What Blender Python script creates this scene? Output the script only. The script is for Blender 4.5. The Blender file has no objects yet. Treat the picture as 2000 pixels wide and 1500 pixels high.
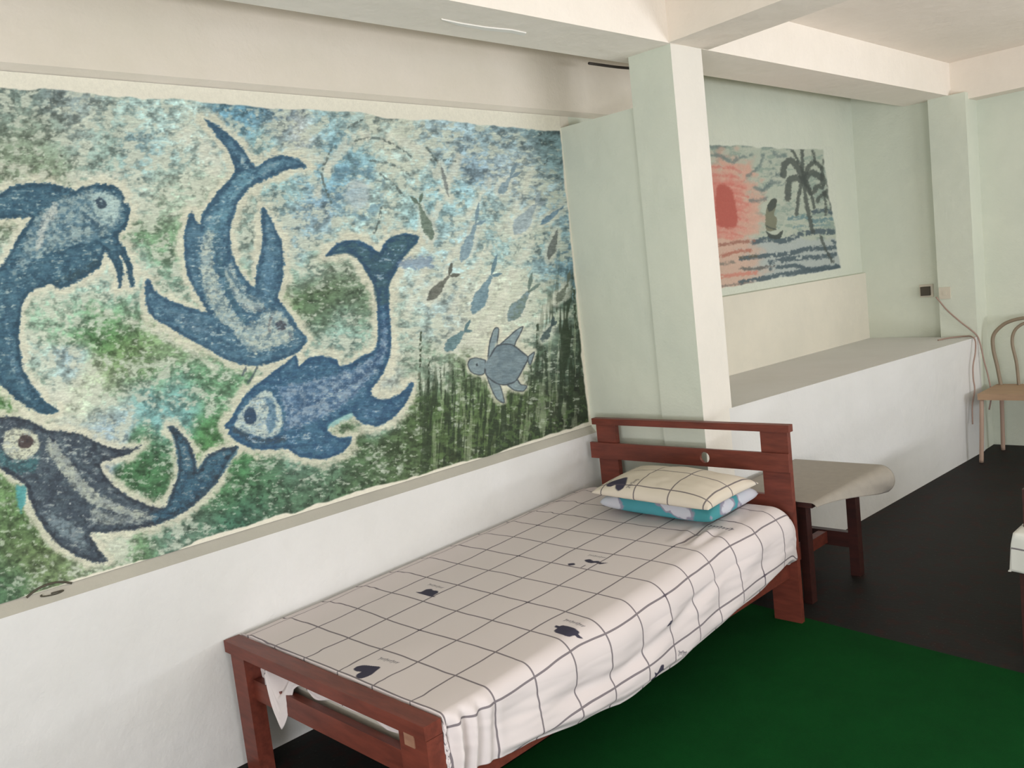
import bpy, bmesh, math
import numpy as np
from mathutils import Vector, Matrix
SC = bpy.context.scene
COL = SC.collection
# ------------------------------------------------------------------ camera
FPX = 1717.0
def rot3(a, b, c):
    ca, sa, cb, sb, cc, sc = math.cos(a), math.sin(a), math.cos(b), math.sin(b), math.cos(c), math.sin(c)
    Rz = np.array([[ca, -sa, 0], [sa, ca, 0], [0, 0, 1]])
    Rx = np.array([[1, 0, 0], [0, cb, -sb], [0, sb, cb]])
    Rr = np.array([[cc, -sc, 0], [sc, cc, 0], [0, 0, 1]])
    B = np.array([[1., 0, 0], [0, 0, -1], [0, 1, 0]])
    return Rz @ Rx @ B @ Rr
RM = rot3(0.7922, -0.1134, -0.1132)
CP = np.array([0, 0, 1.5])
cam_d = bpy.data.cameras.new('camera'); cam = bpy.data.objects.new('camera', cam_d); COL.objects.link(cam)
cam_d.sensor_fit = 'HORIZONTAL'; cam_d.sensor_width = 36.0; cam_d.lens = FPX / 2000 * 36.0
cam_d.clip_start = 0.05; cam_d.clip_end = 100
M4 = Matrix.Identity(4)
for i in range(3):
    for j in range(3): M4[i][j] = RM[i, j]
    M4[i][3] = CP[i]
cam.matrix_world = M4
SC.camera = cam
def at(px, py, ax, val):
    """point of the photo (2000x1500) on the world plane axis=val"""
    d = RM @ np.array([(px - 1000) / FPX, -(py - 750) / FPX, -1.0])
    return CP + (val - CP[ax]) / d[ax] * d
# ------------------------------------------------------------------ view + light
SC.view_settings.view_transform = 'Standard'; SC.view_settings.look = 'None'
SC.view_settings.exposure = -0.03; SC.view_settings.gamma = 1.0
SC.view_settings.use_curve_mapping = False
W = bpy.data.worlds.new('world'); SC.world = W; W.use_nodes = True
bg = W.node_tree.nodes['Background']; bg.inputs[0].default_value = (0.80, 0.90, 1.0, 1); bg.inputs[1].default_value = 1.2
def daylight(name, loc, target, sx, sy, power, col):
    l = bpy.data.lights.new(name, 'AREA'); l.shape = 'RECTANGLE'; l.size = sx; l.size_y = sy
    l.energy = power; l.color = col
    o = bpy.data.objects.new(name, l); COL.objects.link(o); o.location = loc
    o.rotation_euler = (Vector(target) - Vector(loc)).to_track_quat('-Z', 'Y').to_euler()
    return o
# daylight entering through the windows of the right wall and the open doorway behind
daylight('window_daylight', (2.38, 1.1, 1.55), (-2.0, 1.3, 1.1), 1.9, 1.4, 9, (0.86, 0.94, 1.0))
daylight('window_daylight', (2.38, 4.6, 1.55), (-2.0, 4.3, 0.9), 1.7, 1.4, 17, (0.80, 0.90, 1.0))
daylight('doorway_daylight', (0.3, -2.15, 1.3), (-0.9, 3.0, 1.3), 1.5, 2.1, 27, (0.88, 0.95, 1.0))
# added fill lamps by the openings, aimed up to brighten the ceiling
daylight('window_ceiling_fill', (2.30, 1.1, 0.95), (1.3, 1.3, 2.6), 1.9, 0.5, 70, (0.955, 0.955, 1.0))
daylight('window_ceiling_fill', (2.30, 4.6, 0.95), (1.2, 4.6, 2.6), 1.7, 0.5, 88, (0.955, 0.955, 1.0))
daylight('doorway_ceiling_fill', (0.3, -2.0, 0.35), (-0.2, 0.3, 2.6), 1.5, 0.6, 84, (0.955, 0.955, 1.0))

# ------------------------------------------------------------------ helpers
def s2l(c):
    c = np.asarray(c, float) / 255.0
    return np.where(c <= 0.04045, c / 12.92, ((c + 0.055) / 1.055) ** 2.4)
def rgb(r, g, b):
    v = s2l([r, g, b]); return (float(v[0]), float(v[1]), float(v[2]), 1.0)
def material(name, col, rough=0.8, spec=0.3):
    m = bpy.data.materials.new(name); m.use_nodes = True
    b = m.node_tree.nodes['Principled BSDF']
    b.inputs['Base Color'].default_value = col; b.inputs['Roughness'].default_value = rough
    b.inputs['Specular IOR Level'].default_value = spec
    return m
class NT:
    def __init__(s, m): s.t = m.node_tree; s.b = s.t.nodes['Principled BSDF']
    def n(s, kind, **kw):
        x = s.t.nodes.new(kind)
        for k, v in kw.items(): setattr(x, k, v)
        return x
    def l(s, a, b): s.t.links.new(a, b)
    def math(s, op, a, b=None, c=None, clamp=False):
        x = s.n('ShaderNodeMath', operation=op); x.use_clamp = clamp
        for i, v in enumerate((a, b, c)):
            if v is None: continue
            if isinstance(v, (int, float)): x.inputs[i].default_value = v
            else: s.l(v, x.inputs[i])
        return x.outputs[0]
    def mix(s, f, a, b, mode='MIX'):
        x = s.n('ShaderNodeMix', data_type='RGBA', blend_type=mode)
        for i, v in ((0, f), (6, a), (7, b)):
            if isinstance(v, (int, float)): x.inputs[i].default_value = v
            elif isinstance(v, tuple): x.inputs[i].default_value = v
            else: s.l(v, x.inputs[i])
        return x.outputs[2]
    def noise(s, scale, detail=3, coord=None, rough=0.5):
        x = s.n('ShaderNodeTexNoise'); x.inputs['Scale'].default_value = scale
        x.inputs['Detail'].default_value = detail; x.inputs['Roughness'].default_value = rough
        if coord is not None: s.l(coord, x.inputs['Vector'])
        return x.outputs['Fac']
    def ramp(s, f, stops):
        x = s.n('ShaderNodeValToRGB'); e = x.color_ramp.elements
        while len(e) < len(stops): e.new(0.5)
        for i, (p, c) in enumerate(stops): e[i].position = p; e[i].color = c
        s.l(f, x.inputs[0]); return x.outputs[0]
    def bump(s, h, strength, dist=0.01):
        x = s.n('ShaderNodeBump'); x.inputs['Strength'].default_value = strength; x.inputs['Distance'].default_value = dist
        s.l(h, x.inputs['Height']); s.l(x.outputs[0], s.b.inputs['Normal'])
    def obj(s): return s.n('ShaderNodeTexCoord').outputs['Object']
def plaster(name, a, b, bumpy=0.35):
    m = material(name, a, 0.75, 0.25); t = NT(m); co = t.obj()
    f = t.noise(2.2, 5, co, 0.6)
    t.l(t.mix(t.ramp(f, [(0.35, (0, 0, 0, 1)), (0.65, (1, 1, 1, 1))]), a, b), t.b.inputs['Base Color'])
    h = t.math('ADD', t.noise(9, 4, co), t.math('MULTIPLY', t.noise(90, 2, co), 0.12))
    t.bump(h, bumpy, 0.02)
    return m
M_GREEN = plaster('plaster_pale_green', rgb(212, 216, 200), rgb(206, 211, 196))
M_CREAM = plaster('plaster_cream', rgb(222, 216, 200), rgb(215, 210, 195))
M_WHITE = plaster('plaster_white', rgb(217, 216, 213), rgb(212, 211, 207))
M_BEIGE = plaster('plaster_beige_ceiling', rgb(242, 231, 218), rgb(237, 226, 213))
def wood(name, a, b, rough=0.45):
    m = material(name, a, rough, 0.4); t = NT(m); co = t.obj()
    mp = t.n('ShaderNodeMapping'); mp.inputs['Scale'].default_value = (2.5, 14, 14); t.l(co, mp.inputs[0])
    f = t.noise(3.0, 5, mp.outputs[0], 0.6)
    t.l(t.mix(t.ramp(f, [(0.3, (0, 0, 0, 1)), (0.7, (1, 1, 1, 1))]), a, b), t.b.inputs['Base Color'])
    t.bump(f, 0.12, 0.004)
    return m
M_WOOD = wood('red_brown_stained_wood', rgb(122, 60, 46), rgb(92, 44, 34))
M_WOODEND = wood('pale_worn_wood', rgb(160, 122, 98), rgb(140, 100, 80), 0.7)
M_DWOOD = wood('dark_brown_wood', rgb(66, 32, 27), rgb(46, 24, 21))

def link(name, me, mat=None, parent=None, smooth=False):
    o = bpy.data.objects.new(name, me); COL.objects.link(o)
    if mat is not None:
        for q in (mat if isinstance(mat, list) else [mat]): me.materials.append(q)
    if parent: o.parent = parent
    if smooth: me.polygons.foreach_set('use_smooth', [True] * len(me.polygons))
    return o
def tag(o, label, cat, group=None):
    o['label'] = label; o['category'] = cat
    if group: o['group'] = group
    return o
def structure(o, label=None, cat=None):
    o['kind'] = 'structure'
    if label: o['label'] = label
    if cat: o['category'] = cat
    return o
def from_bm(name, bm, mat=None, parent=None, smooth=False, bevel=0, seg=2, origin=None):
    if bevel:
        es = [e for e in bm.edges if e.is_manifold and e.calc_face_angle(0) > 0.6]
        bmesh.ops.bevel(bm, geom=es, offset=bevel, segments=seg, affect='EDGES', clamp_overlap=True)
    bmesh.ops.recalc_face_normals(bm, faces=bm.faces)
    me = bpy.data.meshes.new(name); bm.to_mesh(me); bm.free()
    return link(name, me, mat, parent, smooth)
def hexa(bm, bot, top):
    """prism: two loops of equal length, bottom counter-clockwise"""
    b = [bm.verts.new(p) for p in bot]; t = [bm.verts.new(p) for p in top]; n = len(b)
    bm.faces.new(b[::-1]); bm.faces.new(t)
    for i in range(n): bm.faces.new((b[i], b[(i + 1) % n], t[(i + 1) % n], t[i]))
def boxbm(bm, x0, x1, y0, y1, z0, z1):
    hexa(bm, [(x0, y0, z0), (x1, y0, z0), (x1, y1, z0), (x0, y1, z0)], [(x0, y0, z1), (x1, y0, z1), (x1, y1, z1), (x0, y1, z1)])
def box(name, x0, x1, y0, y1, z0, z1, mat, parent=None, bevel=0):
    bm = bmesh.new(); boxbm(bm, x0, x1, y0, y1, z0, z1)
    o = from_bm(name, bm, mat, parent, bevel=bevel); return o
def grid(name, P, mat, parent=None, uv=None, smooth=True, solid=0, col=None, flip=False):
    """P: (n,m,3) array -> quad sheet"""
    n, m = P.shape[:2]
    me = bpy.data.meshes.new(name)
    me.vertices.add(n * m); me.vertices.foreach_set('co', P.reshape(-1, 3).astype(np.float32).ravel())
    i = np.arange(n * m).reshape(n, m)
    q = np.stack([i[:-1, :-1], i[1:, :-1], i[1:, 1:], i[:-1, 1:]], -1).reshape(-1, 4)
    if flip: q = q[:, ::-1]
    q = np.ascontiguousarray(q)
    me.loops.add(q.size); me.loops.foreach_set('vertex_index', q.ravel().astype(np.int32))
    me.polygons.add(len(q)); me.polygons.foreach_set('loop_start', np.arange(0, q.size, 4, dtype=np.int32))
    me.update(calc_edges=True); me.validate()
    if uv is not None:
        l = me.uv_layers.new(name='UVMap'); l.data.foreach_set('uv', uv.reshape(-1, 2)[q.ravel()].astype(np.float32).ravel())
    if col is not None:
        a = me.color_attributes.new('paint', 'FLOAT_COLOR', 'POINT')
        c4 = np.ones((n * m, 4), np.float32); c4[:, :3] = col.reshape(-1, 3); a.data.foreach_set('color', c4.ravel())
    o = link(name, me, mat, parent, smooth)
    if solid:
        s = o.modifiers.new('thickness', 'SOLIDIFY'); s.thickness = solid; s.offset = -1
    return o
def tube(name, pts, r, mat, parent=None, seg=10, sub=6, closed=False):
    pts = [np.array(p, float) for p in pts]
    if sub > 1 and len(pts) > 2:
        out = []; n = len(pts)
        for k in range(n - 1):
            p0 = pts[max(k - 1, 0)]; p1 = pts[k]; p2 = pts[k + 1]; p3 = pts[min(k + 2, n - 1)]
            for j in range(sub):
                t = j / sub
                out.append(0.5 * ((2 * p1) + (-p0 + p2) * t + (2 * p0 - 5 * p1 + 4 * p2 - p3) * t * t + (-p0 + 3 * p1 - 3 * p2 + p3) * t ** 3))
        out.append(pts[-1]); pts = out
    bm = bmesh.new(); rings = []; up = None
    for k, p in enumerate(pts):
        d = pts[min(k + 1, len(pts) - 1)] - pts[max(k - 1, 0)]; d = Vector(d).normalized()
        if up is None: up = Vector((0, 0, 1)) if abs(d.z) < 0.9 else Vector((1, 0, 0))
        a = d.cross(up).normalized(); b = a.cross(d).normalized(); up = b
        rings.append([bm.verts.new(Vector(p) + (a * math.cos(2 * math.pi * s / seg) + b * math.sin(2 * math.pi * s / seg)) * r) for s in range(seg)])
    for k in range(len(rings) - 1):
        for s in range(seg): bm.faces.new((rings[k][s], rings[k][(s + 1) % seg], rings[k + 1][(s + 1) % seg], rings[k + 1][s]))
    bm.faces.new(rings[0][::-1]); bm.faces.new(rings[-1])
    return from_bm(name, bm, mat, parent, smooth=True)
def empty(name, loc):
    o = bpy.data.objects.new(name, None); COL.objects.link(o); o.location = loc; o.empty_display_size = 0.05
    return o
def adopt(root):
    """keep world-space part meshes in place under a moved root"""
    off = Vector(root.location)
    def rec(o):
        for ch in o.children:
            if ch.type == 'MESH': ch.data.transform(Matrix.Translation(-off))
            rec(ch)
    rec(root)
# ---- smooth value noise for cloth and paint
_rng = np.random.default_rng(7)
_T = _rng.random((256, 256))
def vnoise(x, y, seed=0):
    x = np.asarray(x, float) + seed * 17.31; y = np.asarray(y, float) + seed * 5.77
    xi = np.floor(x).astype(int); yi = np.floor(y).astype(int); fx = x - xi; fy = y - yi
    fx = fx * fx * (3 - 2 * fx); fy = fy * fy * (3 - 2 * fy)
    g = lambda a, b: _T[a & 255, b & 255]
    return (g(xi, yi) * (1 - fx) + g(xi + 1, yi) * fx) * (1 - fy) + (g(xi, yi + 1) * (1 - fx) + g(xi + 1, yi + 1) * fx) * fy
def fbm(x, y, seed=0, oct=4, g=0.5):
    s = 0; a = 1; t = 0
    for o in range(oct):
        s = s + a * vnoise(x * 2 ** o, y * 2 ** o, seed + o * 3); t += a; a *= g
    return s / t
def sst(a, b, x):
    t = np.clip((x - a) / (b - a), 0, 1); return t * t * (3 - 2 * t)

# ------------------------------------------------------------------ setting
XL = -2.735          # lower part of the left wall
XM = -2.762          # recessed painted surface
ZS, ZT = 0.772, 2.25
YB, YF = -2.2, 6.62
XR = 2.5; ZC = 2.62
def wx(y): return -2.113 + 0.0434 * (y - 3.2)      # front line of pillar and ledge wall
ZS2, ZT2 = 0.738, 2.268     # outer edges of the sloping sill and head of the recess
M_SILL = plaster('plaster_dusty_shaded_sill', rgb(182, 178, 166), rgb(172, 169, 158))  # dusty grey that also paints in the dimmer light of a flat sill
M_UPPER = plaster('plaster_warm_upper_wall', rgb(220, 211, 197), rgb(214, 206, 190))
def wall_with_recess():
    bm = bmesh.new()
    def prof(pts, y0, y1, mi):
        n0 = len(bm.faces)
        hexa(bm, [(x, y0, z) for x, z in pts], [(x, y1, z) for x, z in pts])
        bm.faces.ensure_lookup_table()
        for f in bm.faces[n0:]: f.material_index = mi
    xm = XM - .004
    prof([(-2.95, 0), (XL, 0), (XL, ZS2), (-2.95, ZS2)], YB, 3.30, 1)
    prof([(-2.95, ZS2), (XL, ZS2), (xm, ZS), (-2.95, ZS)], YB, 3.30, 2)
    prof([(-2.95, ZS), (xm, ZS), (xm, ZT), (-2.95, ZT)], YB, 3.30, 0)
    prof([(-2.95, ZT), (xm, ZT), (XL, ZT2), (XL, ZC + .1), (-2.95, ZC + .1)], YB, 4.35, 3)
    prof([(-2.95, 0), (XL - .006, 0), (XL - .006, 1.283), (-2.95, 1.283)], 3.30, YF + .2, 0)
    prof([(-2.95, 1.283), (XL - .006, 1.283), (xm, 1.289), (xm, ZC + .1), (-2.95, ZC + .1)], 3.30, YF + .2, 4)
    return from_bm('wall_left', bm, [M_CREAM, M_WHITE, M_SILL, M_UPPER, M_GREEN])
structure(wall_with_recess())
# right wall with two window openings, back wall with a doorway
def wall_holes(name, axis, pos0, pos1, a0, a1, holes, mat):
    bm = bmesh.new(); cur = a0
    def add(u0, u1, z0, z1):
        if axis == 'x': boxbm(bm, pos0, pos1, u0, u1, z0, z1)
        else: boxbm(bm, u0, u1, pos0, pos1, z0, z1)
    for (h0, h1, z0, z1) in holes:
        add(cur, h0, 0, ZC); 
        if z0 > 0: add(h0, h1, 0, z0)
        add(h0, h1, z1, ZC); cur = h1
    add(cur, a1, 0, ZC)
    return structure(from_bm(name, bm, mat))
wall_holes('wall_right', 'x', XR, XR + 0.2, YB, YF + 0.2, [(0.1, 2.1, 0.8, 2.1), (3.7, 5.5, 0.8, 2.1)], M_CREAM)
wall_holes('wall_back', 'y', YB - 0.2, YB, -2.95, XR + 0.2, [(-0.5, 1.1, 0, 2.1)], M_CREAM)
structure(box('wall_far', -2.0, XR, YF, YF + 0.2, 0, ZC, M_GREEN))
structure(box('wall_alcove', -2.9, -2.0, 6.47, YF + 0.2, 0, ZC, M_GREEN))
# floor
M_FLOOR = material('dark_terrazzo_floor', rgb(44, 44, 42), 0.6, 0.12)
t = NT(M_FLOOR); co = t.obj()
v = t.n('ShaderNodeTexVoronoi'); v.inputs['Scale'].default_value = 70; t.l(co, v.inputs['Vector'])
spk = t.ramp(v.outputs['Distance'], [(0.0, (1, 1, 1, 1)), (0.22, (0, 0, 0, 1))])
sel = t.ramp(v.outputs['Color'], [(0.62, (0, 0, 0, 1)), (0.7, (1, 1, 1, 1))])
base = t.mix(t.noise(3, 5, co), rgb(26, 25, 24), rgb(37, 37, 35))
red = t.mix(t.ramp(t.noise(16, 3, co), [(0.5, (0, 0, 0, 1)), (0.66, (1, 1, 1, 1))]), base, rgb(43, 27, 25))
t.l(t.mix(t.math('MULTIPLY', t.math('MULTIPLY', spk, sel), 0.6), red, rgb(84, 86, 82)), t.b.inputs['Base Color'])
t.bump(t.noise(60, 3, co), 0.15, 0.004)
structure(box('floor', -2.95, XR + 0.2, YB - 0.2, YF + 0.2, -0.1, 0, M_FLOOR))
structure(box('ceiling', -2.95, XR + 0.2, YB - 0.2, YF + 0.2, ZC, ZC + 0.12, M_BEIGE))
# partition and pillar at the end of the mural bay
ZBEAM = 2.406
structure(box('wall_partition', -2.762, -2.30, 3.235, 3.42, 0, 2.195, M_GREEN))
bm = bmesh.new()
hexa(bm, [(-2.33, 3.222, 0), (wx(3.2), 3.222, 0), (wx(3.44), 3.44, 0), (-2.33, 3.44, 0)],
     [(-2.33, 3.222, ZBEAM), (wx(3.2), 3.222, ZBEAM), (wx(3.44), 3.44, ZBEAM), (-2.33, 3.44, ZBEAM)])
bm.faces.ensure_lookup_table()
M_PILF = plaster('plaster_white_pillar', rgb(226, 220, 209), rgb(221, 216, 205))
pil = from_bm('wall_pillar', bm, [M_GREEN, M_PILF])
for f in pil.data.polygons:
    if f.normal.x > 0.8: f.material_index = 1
structure(pil)
bm = bmesh.new(); boxbm(bm, -2.215, -1.98, 6.40, 6.64, 0, ZBEAM)
structure(from_bm('wall_pillar', bm, M_GREEN))
# masonry ledge in the alcove, sloping very slightly
bm = bmesh.new()
hexa(bm, [(-2.75, 3.42, 0), (wx(3.42), 3.42, 0), (wx(6.41), 6.41, 0), (-2.75, 6.48, 0)],
     [(-2.75, 3.42, 0.835), (wx(3.42), 3.42, 0.835), (wx(6.41), 6.41, 0.790), (-2.75, 6.48, 0.80)])
structure(from_bm('wall_ledge', bm, M_WHITE, bevel=0.008))
# beams
M_BEAM = plaster('plaster_beam', rgb(244, 235, 223), rgb(240, 231, 218))
M_BEAM2 = plaster('plaster_cross_beam', rgb(236, 226, 212), rgb(231, 221, 207))
bm = bmesh.new(); boxbm(bm, -2.40, -2.108, YB, 3.222, ZBEAM, ZC + 0.02)
structure(from_bm('ceiling_beam', bm, M_BEAM))
bm = bmesh.new()
hexa(bm, [(-2.40, 3.222, ZBEAM), (-2.108, 3.222, ZBEAM), (-2.085, 6.64, ZBEAM), (-2.40, 6.64, ZBEAM)],
     [(-2.40, 3.222, ZC + .02), (-2.108, 3.222, ZC + .02), (-2.085, 6.64, ZC + .02), (-2.40, 6.64, ZC + .02)])
structure(from_bm('ceiling_beam', bm, M_BEAM))
bm = bmesh.new()
hexa(bm, [(-2.2, 3.215, ZBEAM + .001), (XR, 2.66, ZBEAM + .001), (XR, 2.92, ZBEAM + .001), (-2.2, 3.51, ZBEAM + .001)],
     [(-2.2, 3.215, ZC + .02), (XR, 2.66, ZC + .02), (XR, 2.92, ZC + .02), (-2.2, 3.51, ZC + .02)])
structure(from_bm('ceiling_beam', bm, M_BEAM2))
structure(box('ceiling_beam', -2.09, XR, 6.46, 6.64, 2.365, ZC + .02, M_BEAM2))
# peeled plaster scar on the beam underside, a part of nothing else: thin raised flake
M_FLAKE = material('bare_white_plaster', rgb(236, 232, 224), 0.8)
pts = [(862, 36), (900, 44), (950, 52), (1000, 57), (1028, 63), (1024, 68), (995, 62), (945, 57), (895, 48)]
bm = bmesh.new(); Pq = [at(x, y, 2, ZBEAM) for x, y in pts]
hexa(bm, [(p[0], p[1], ZBEAM - 0.004) for p in Pq], [(p[0], p[1], ZBEAM + 0.002) for p in Pq])
fl = from_bm('plaster_scar', bm, M_FLAKE); structure(fl)
# dark service cable above the beam end
M_CAB = material('dark_cable', rgb(60, 54, 50), 0.7)
tag(tube('ceiling_cable', [(-2.45, 3.10, 2.40), (-2.46, 3.3, 2.405), (-2.455, 3.42, 2.408)], 0.006, M_CAB), 'thin dark cable running behind the beam beside the pillar top', 'cable')

# ------------------------------------------------------------------ painter
def spline(pts, closed=True, sub=4):
    P = np.array(pts, float); n = len(P); out = []
    rng = range(n) if closed else range(n - 1)
    for k in rng:
        if closed: p0, p1, p2, p3 = P[(k - 1) % n], P[k], P[(k + 1) % n], P[(k + 2) % n]
        else: p0, p1, p2, p3 = P[max(k - 1, 0)], P[k], P[k + 1], P[min(k + 2, n - 1)]
        for j in range(sub):
            t = j / sub
            cr = 0.5 * (2 * p1 + (p2 - p0) * t + (2 * p0 - 5 * p1 + 4 * p2 - p3) * t * t + (-p0 + 3 * p1 - 3 * p2 + p3) * t ** 3)
            out.append(cr * .7 + (p1 + (p2 - p1) * t) * .3)
    if not closed: out.append(P[-1])
    return np.array(out)
class Painter:
    def __init__(s, X, Y, col, ns=1.0):
        s.X, s.Y, s.C = X, Y, col
        s.rough = None; s.ns = ns
    def sub(s, pts, pad):
        x0, y0 = pts.min(0) - pad; x1, y1 = pts.max(0) + pad
        return np.nonzero((s.X > x0) & (s.X < x1) & (s.Y > y0) & (s.Y < y1))[0]
    def dist(s, idx, pts, closed):
        x = s.X[idx]; y = s.Y[idx]; d = np.full(len(idx), 1e9); ins = np.zeros(len(idx), bool)
        n = len(pts)
        for k in range(n if closed else n - 1):
            ax, ay = pts[k]; bx, by = pts[(k + 1) % n]
            ex, ey = bx - ax, by - ay; L = ex * ex + ey * ey + 1e-9
            t = np.clip(((x - ax) * ex + (y - ay) * ey) / L, 0, 1)
            d = np.minimum(d, (x - ax - t * ex) ** 2 + (y - ay - t * ey) ** 2)
            if closed and ay != by:
                c = ((ay > y) != (by > y)) & (x < ex * (y - ay) / (by - ay) + ax); ins ^= c
        d = np.sqrt(d)
        return np.where(ins, -d, d) if closed else d
    def put(s, idx, col, a):
        a = np.clip(a, 0, 1)[:, None]; s.C[idx] = s.C[idx] * (1 - a) + np.asarray(col, float) * a
    def blob(s, pts, col, edge=2.0, alpha=1.0, rough=2.5, seed=1, tex=0.0, col2=None, texs=0.12):
        pts = spline(pts); idx = s.sub(pts, edge + rough + 4)
        d = s.dist(idx, pts, True) + (fbm(s.X[idx] * .16 * s.ns, s.Y[idx] * .16 * s.ns, seed, 3) - .5) * 2 * rough + (vnoise(s.X[idx] * .22, s.Y[idx] * .5, seed + 2) - .5) * rough * 1.3
        a = 1 - sst(-edge, edge, d)
        if col2 is not None:
            n = fbm(s.X[idx] * texs, s.Y[idx] * texs, seed + 9, 4)
            m = sst(.5 - tex, .5 + tex, n)[:, None] if tex else n[:, None]
            c = np.asarray(col, float) * (1 - m) + np.asarray(col2, float) * m
        else: c = np.asarray(col, float)
        s.put(idx, c, a * alpha)
    def halo(s, pts, width, col, alpha=.9, seed=3):
        pts = spline(pts); idx = s.sub(pts, width * 2 + 8)
        d = s.dist(idx, pts, True) + (fbm(s.X[idx] * .06 * s.ns, s.Y[idx] * .06 * s.ns, seed, 4, .65) - .5) * width * 2.2
        s.put(idx, col, (1 - sst(width * .4, width * 1.5, d)) * alpha)
    def stroke(s, pts, w, col, alpha=1.0, rough=1.5, seed=2, edge=1.5, dry=0.0, closed=False, texs=.2):
        pts = spline(pts, closed) if len(pts) > 2 else np.array(pts, float); idx = s.sub(pts, w + rough + 6)
        d = s.dist(idx, pts, False) + (fbm(s.X[idx] * .2 * s.ns, s.Y[idx] * .2 * s.ns, seed, 3) - .5) * 2 * rough
        a = 1 - sst(w / 2 - edge, w / 2 + edge, d)
        if dry: a = a * sst(dry - .12, dry + .12, fbm(s.X[idx] * texs, s.Y[idx] * texs, seed + 5, 3))
        s.put(idx, col, a * alpha)
def off(pts, ox, oy, k): return [(ox + x * k, oy + y * k) for x, y in pts]
CREAM = (204, 203, 184)
WALLGAIN = 1.0
def paint_mural(X, Y):
    """X, Y: place of each point on the wall, measured on the photograph's scale"""
    C = np.tile(np.array(CREAM, float), (len(X), 1))
    # locally averaged pigments: x, y, radius, colour, density
    B = [(40,200,60,(92,112,112),.55),(110,190,40,(88,104,112),.7),(150,230,60,(130,146,150),.5),(50,290,80,(104,122,100),.65),(200,290,70,(120,146,140),.5),(60,250,50,(110,125,115),.6),
     (300,225,60,(150,180,182),.6),(300,320,60,(120,155,165),.42),(260,290,30,(78,110,130),.5),(380,260,50,(165,188,186),.5),(470,215,50,(84,136,166),.85),(540,215,40,(76,110,135),.7),(570,260,45,(170,175,180),.5),
     (520,280,40,(110,150,160),.5),(700,225,50,(130,150,150),.45),(640,240,40,(120,160,175),.55),(780,250,60,(140,160,158),.4),(880,270,60,(130,158,174),.55),(980,260,50,(110,138,152),.65),(1060,275,45,(84,112,122),.85),(1075,320,35,(90,120,132),.8),
     (330,380,60,(150,168,150),.45),(320,480,60,(88,128,92),.6),(350,540,50,(110,146,132),.55),(250,560,60,(140,172,168),.45),(130,560,70,(140,170,165),.5),(280,400,30,(160,180,178),.4),
     (110,630,50,(120,160,130),.5),(200,640,60,(62,118,62),.85),(250,700,70,(86,116,68),.75),(330,690,50,(112,142,102),.6),(400,760,60,(84,132,96),.7),(330,770,60,(92,142,132),.55),(180,760,60,(176,186,162),.4),
     (230,800,50,(130,160,176),.55),(330,790,45,(84,140,160),.6),(15,780,45,(60,118,48),.85),(60,720,60,(150,176,172),.45),(130,720,30,(110,140,165),.4),(180,850,40,(110,130,150),.4),
     (305,900,38,(50,96,58),.85),(310,860,30,(70,120,90),.7),(395,840,38,(58,114,62),.85),(400,880,30,(60,110,60),.8),(420,960,50,(62,110,66),.75),(460,1010,60,(44,92,74),.9),(520,940,70,(56,96,66),.85),(600,960,70,(58,90,66),.8),(600,900,60,(90,130,120),.5),(480,910,30,(50,110,60),.9),
     (700,910,70,(60,88,56),.85),(380,1030,60,(70,100,84),.7),(330,1060,40,(86,120,110),.6),(280,1075,50,(78,118,76),.65),(230,1060,40,(170,186,170),.3),
     (20,1040,60,(70,98,56),.8),(50,1090,50,(84,104,62),.8),(100,1120,55,(88,110,70),.7),(10,1140,50,(60,96,66),.8),(20,980,40,(84,120,70),.7),(170,1120,40,(120,140,110),.5),
     (640,340,50,(96,142,170),.7),(610,330,40,(120,158,170),.5),(600,420,50,(130,162,180),.55),(620,400,40,(80,110,140),.6),(560,390,45,(120,160,168),.55),(540,420,30,(80,112,124),.6),(500,440,40,(118,142,136),.6),(580,470,50,(120,150,165),.5),
     (680,310,40,(100,145,165),.6),(770,370,50,(150,180,182),.5),(700,430,50,(140,170,175),.5),(850,340,50,(140,178,190),.7),(860,400,60,(120,168,184),.8),(920,330,50,(110,140,165),.6),(780,300,50,(160,180,178),.4),
     (590,530,45,(120,150,140),.5),(640,575,48,(54,74,44),.88),(620,610,40,(60,88,52),.75),(690,590,45,(84,110,84),.65),(650,520,50,(116,138,122),.5),(640,660,60,(120,152,148),.6),(700,650,50,(116,152,142),.55),(570,600,30,(90,120,80),.6),
     (900,460,60,(150,178,188),.5),(960,480,60,(130,172,182),.55),(1000,320,50,(140,162,178),.5),(1040,380,60,(150,174,188),.5),(1090,420,50,(100,135,158),.65),(1010,440,60,(130,155,160),.55),(1080,500,40,(120,160,185),.7),(1105,520,40,(84,128,160),.7),(1020,500,50,(130,160,165),.45),(1060,470,40,(110,140,140),.5),
     (870,600,60,(140,164,172),.45),(830,560,50,(160,184,186),.45),(940,650,60,(190,190,176),.3),(1000,600,60,(176,186,172),.35),(1060,620,60,(140,166,158),.45),(960,560,50,(190,192,176),.3),(790,620,40,(140,164,158),.4),(760,740,40,(150,160,160),.45),
     (860,790,60,(64,92,48),.85),(900,740,50,(84,108,74),.65),(950,810,60,(66,88,46),.9),(1020,800,60,(60,80,44),.9),(1090,720,50,(48,66,54),.85),(1125,680,36,(44,60,44),.92),(1130,770,40,(36,46,30),.97),(1080,790,50,(44,52,36),.95),(1120,600,28,(70,92,78),.75),(1060,700,40,(80,104,84),.65),
     (820,860,60,(58,80,44),.9),(760,880,50,(68,94,60),.85),(740,800,35,(110,150,150),.5),(840,720,40,(120,146,132),.5),(900,860,50,(56,70,40),.95),(1000,850,40,(50,60,38),.95),(780,950,50,(64,84,50),.9),(650,1000,60,(62,90,70),.9),(540,1040,50,(60,88,72),.9)]
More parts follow.
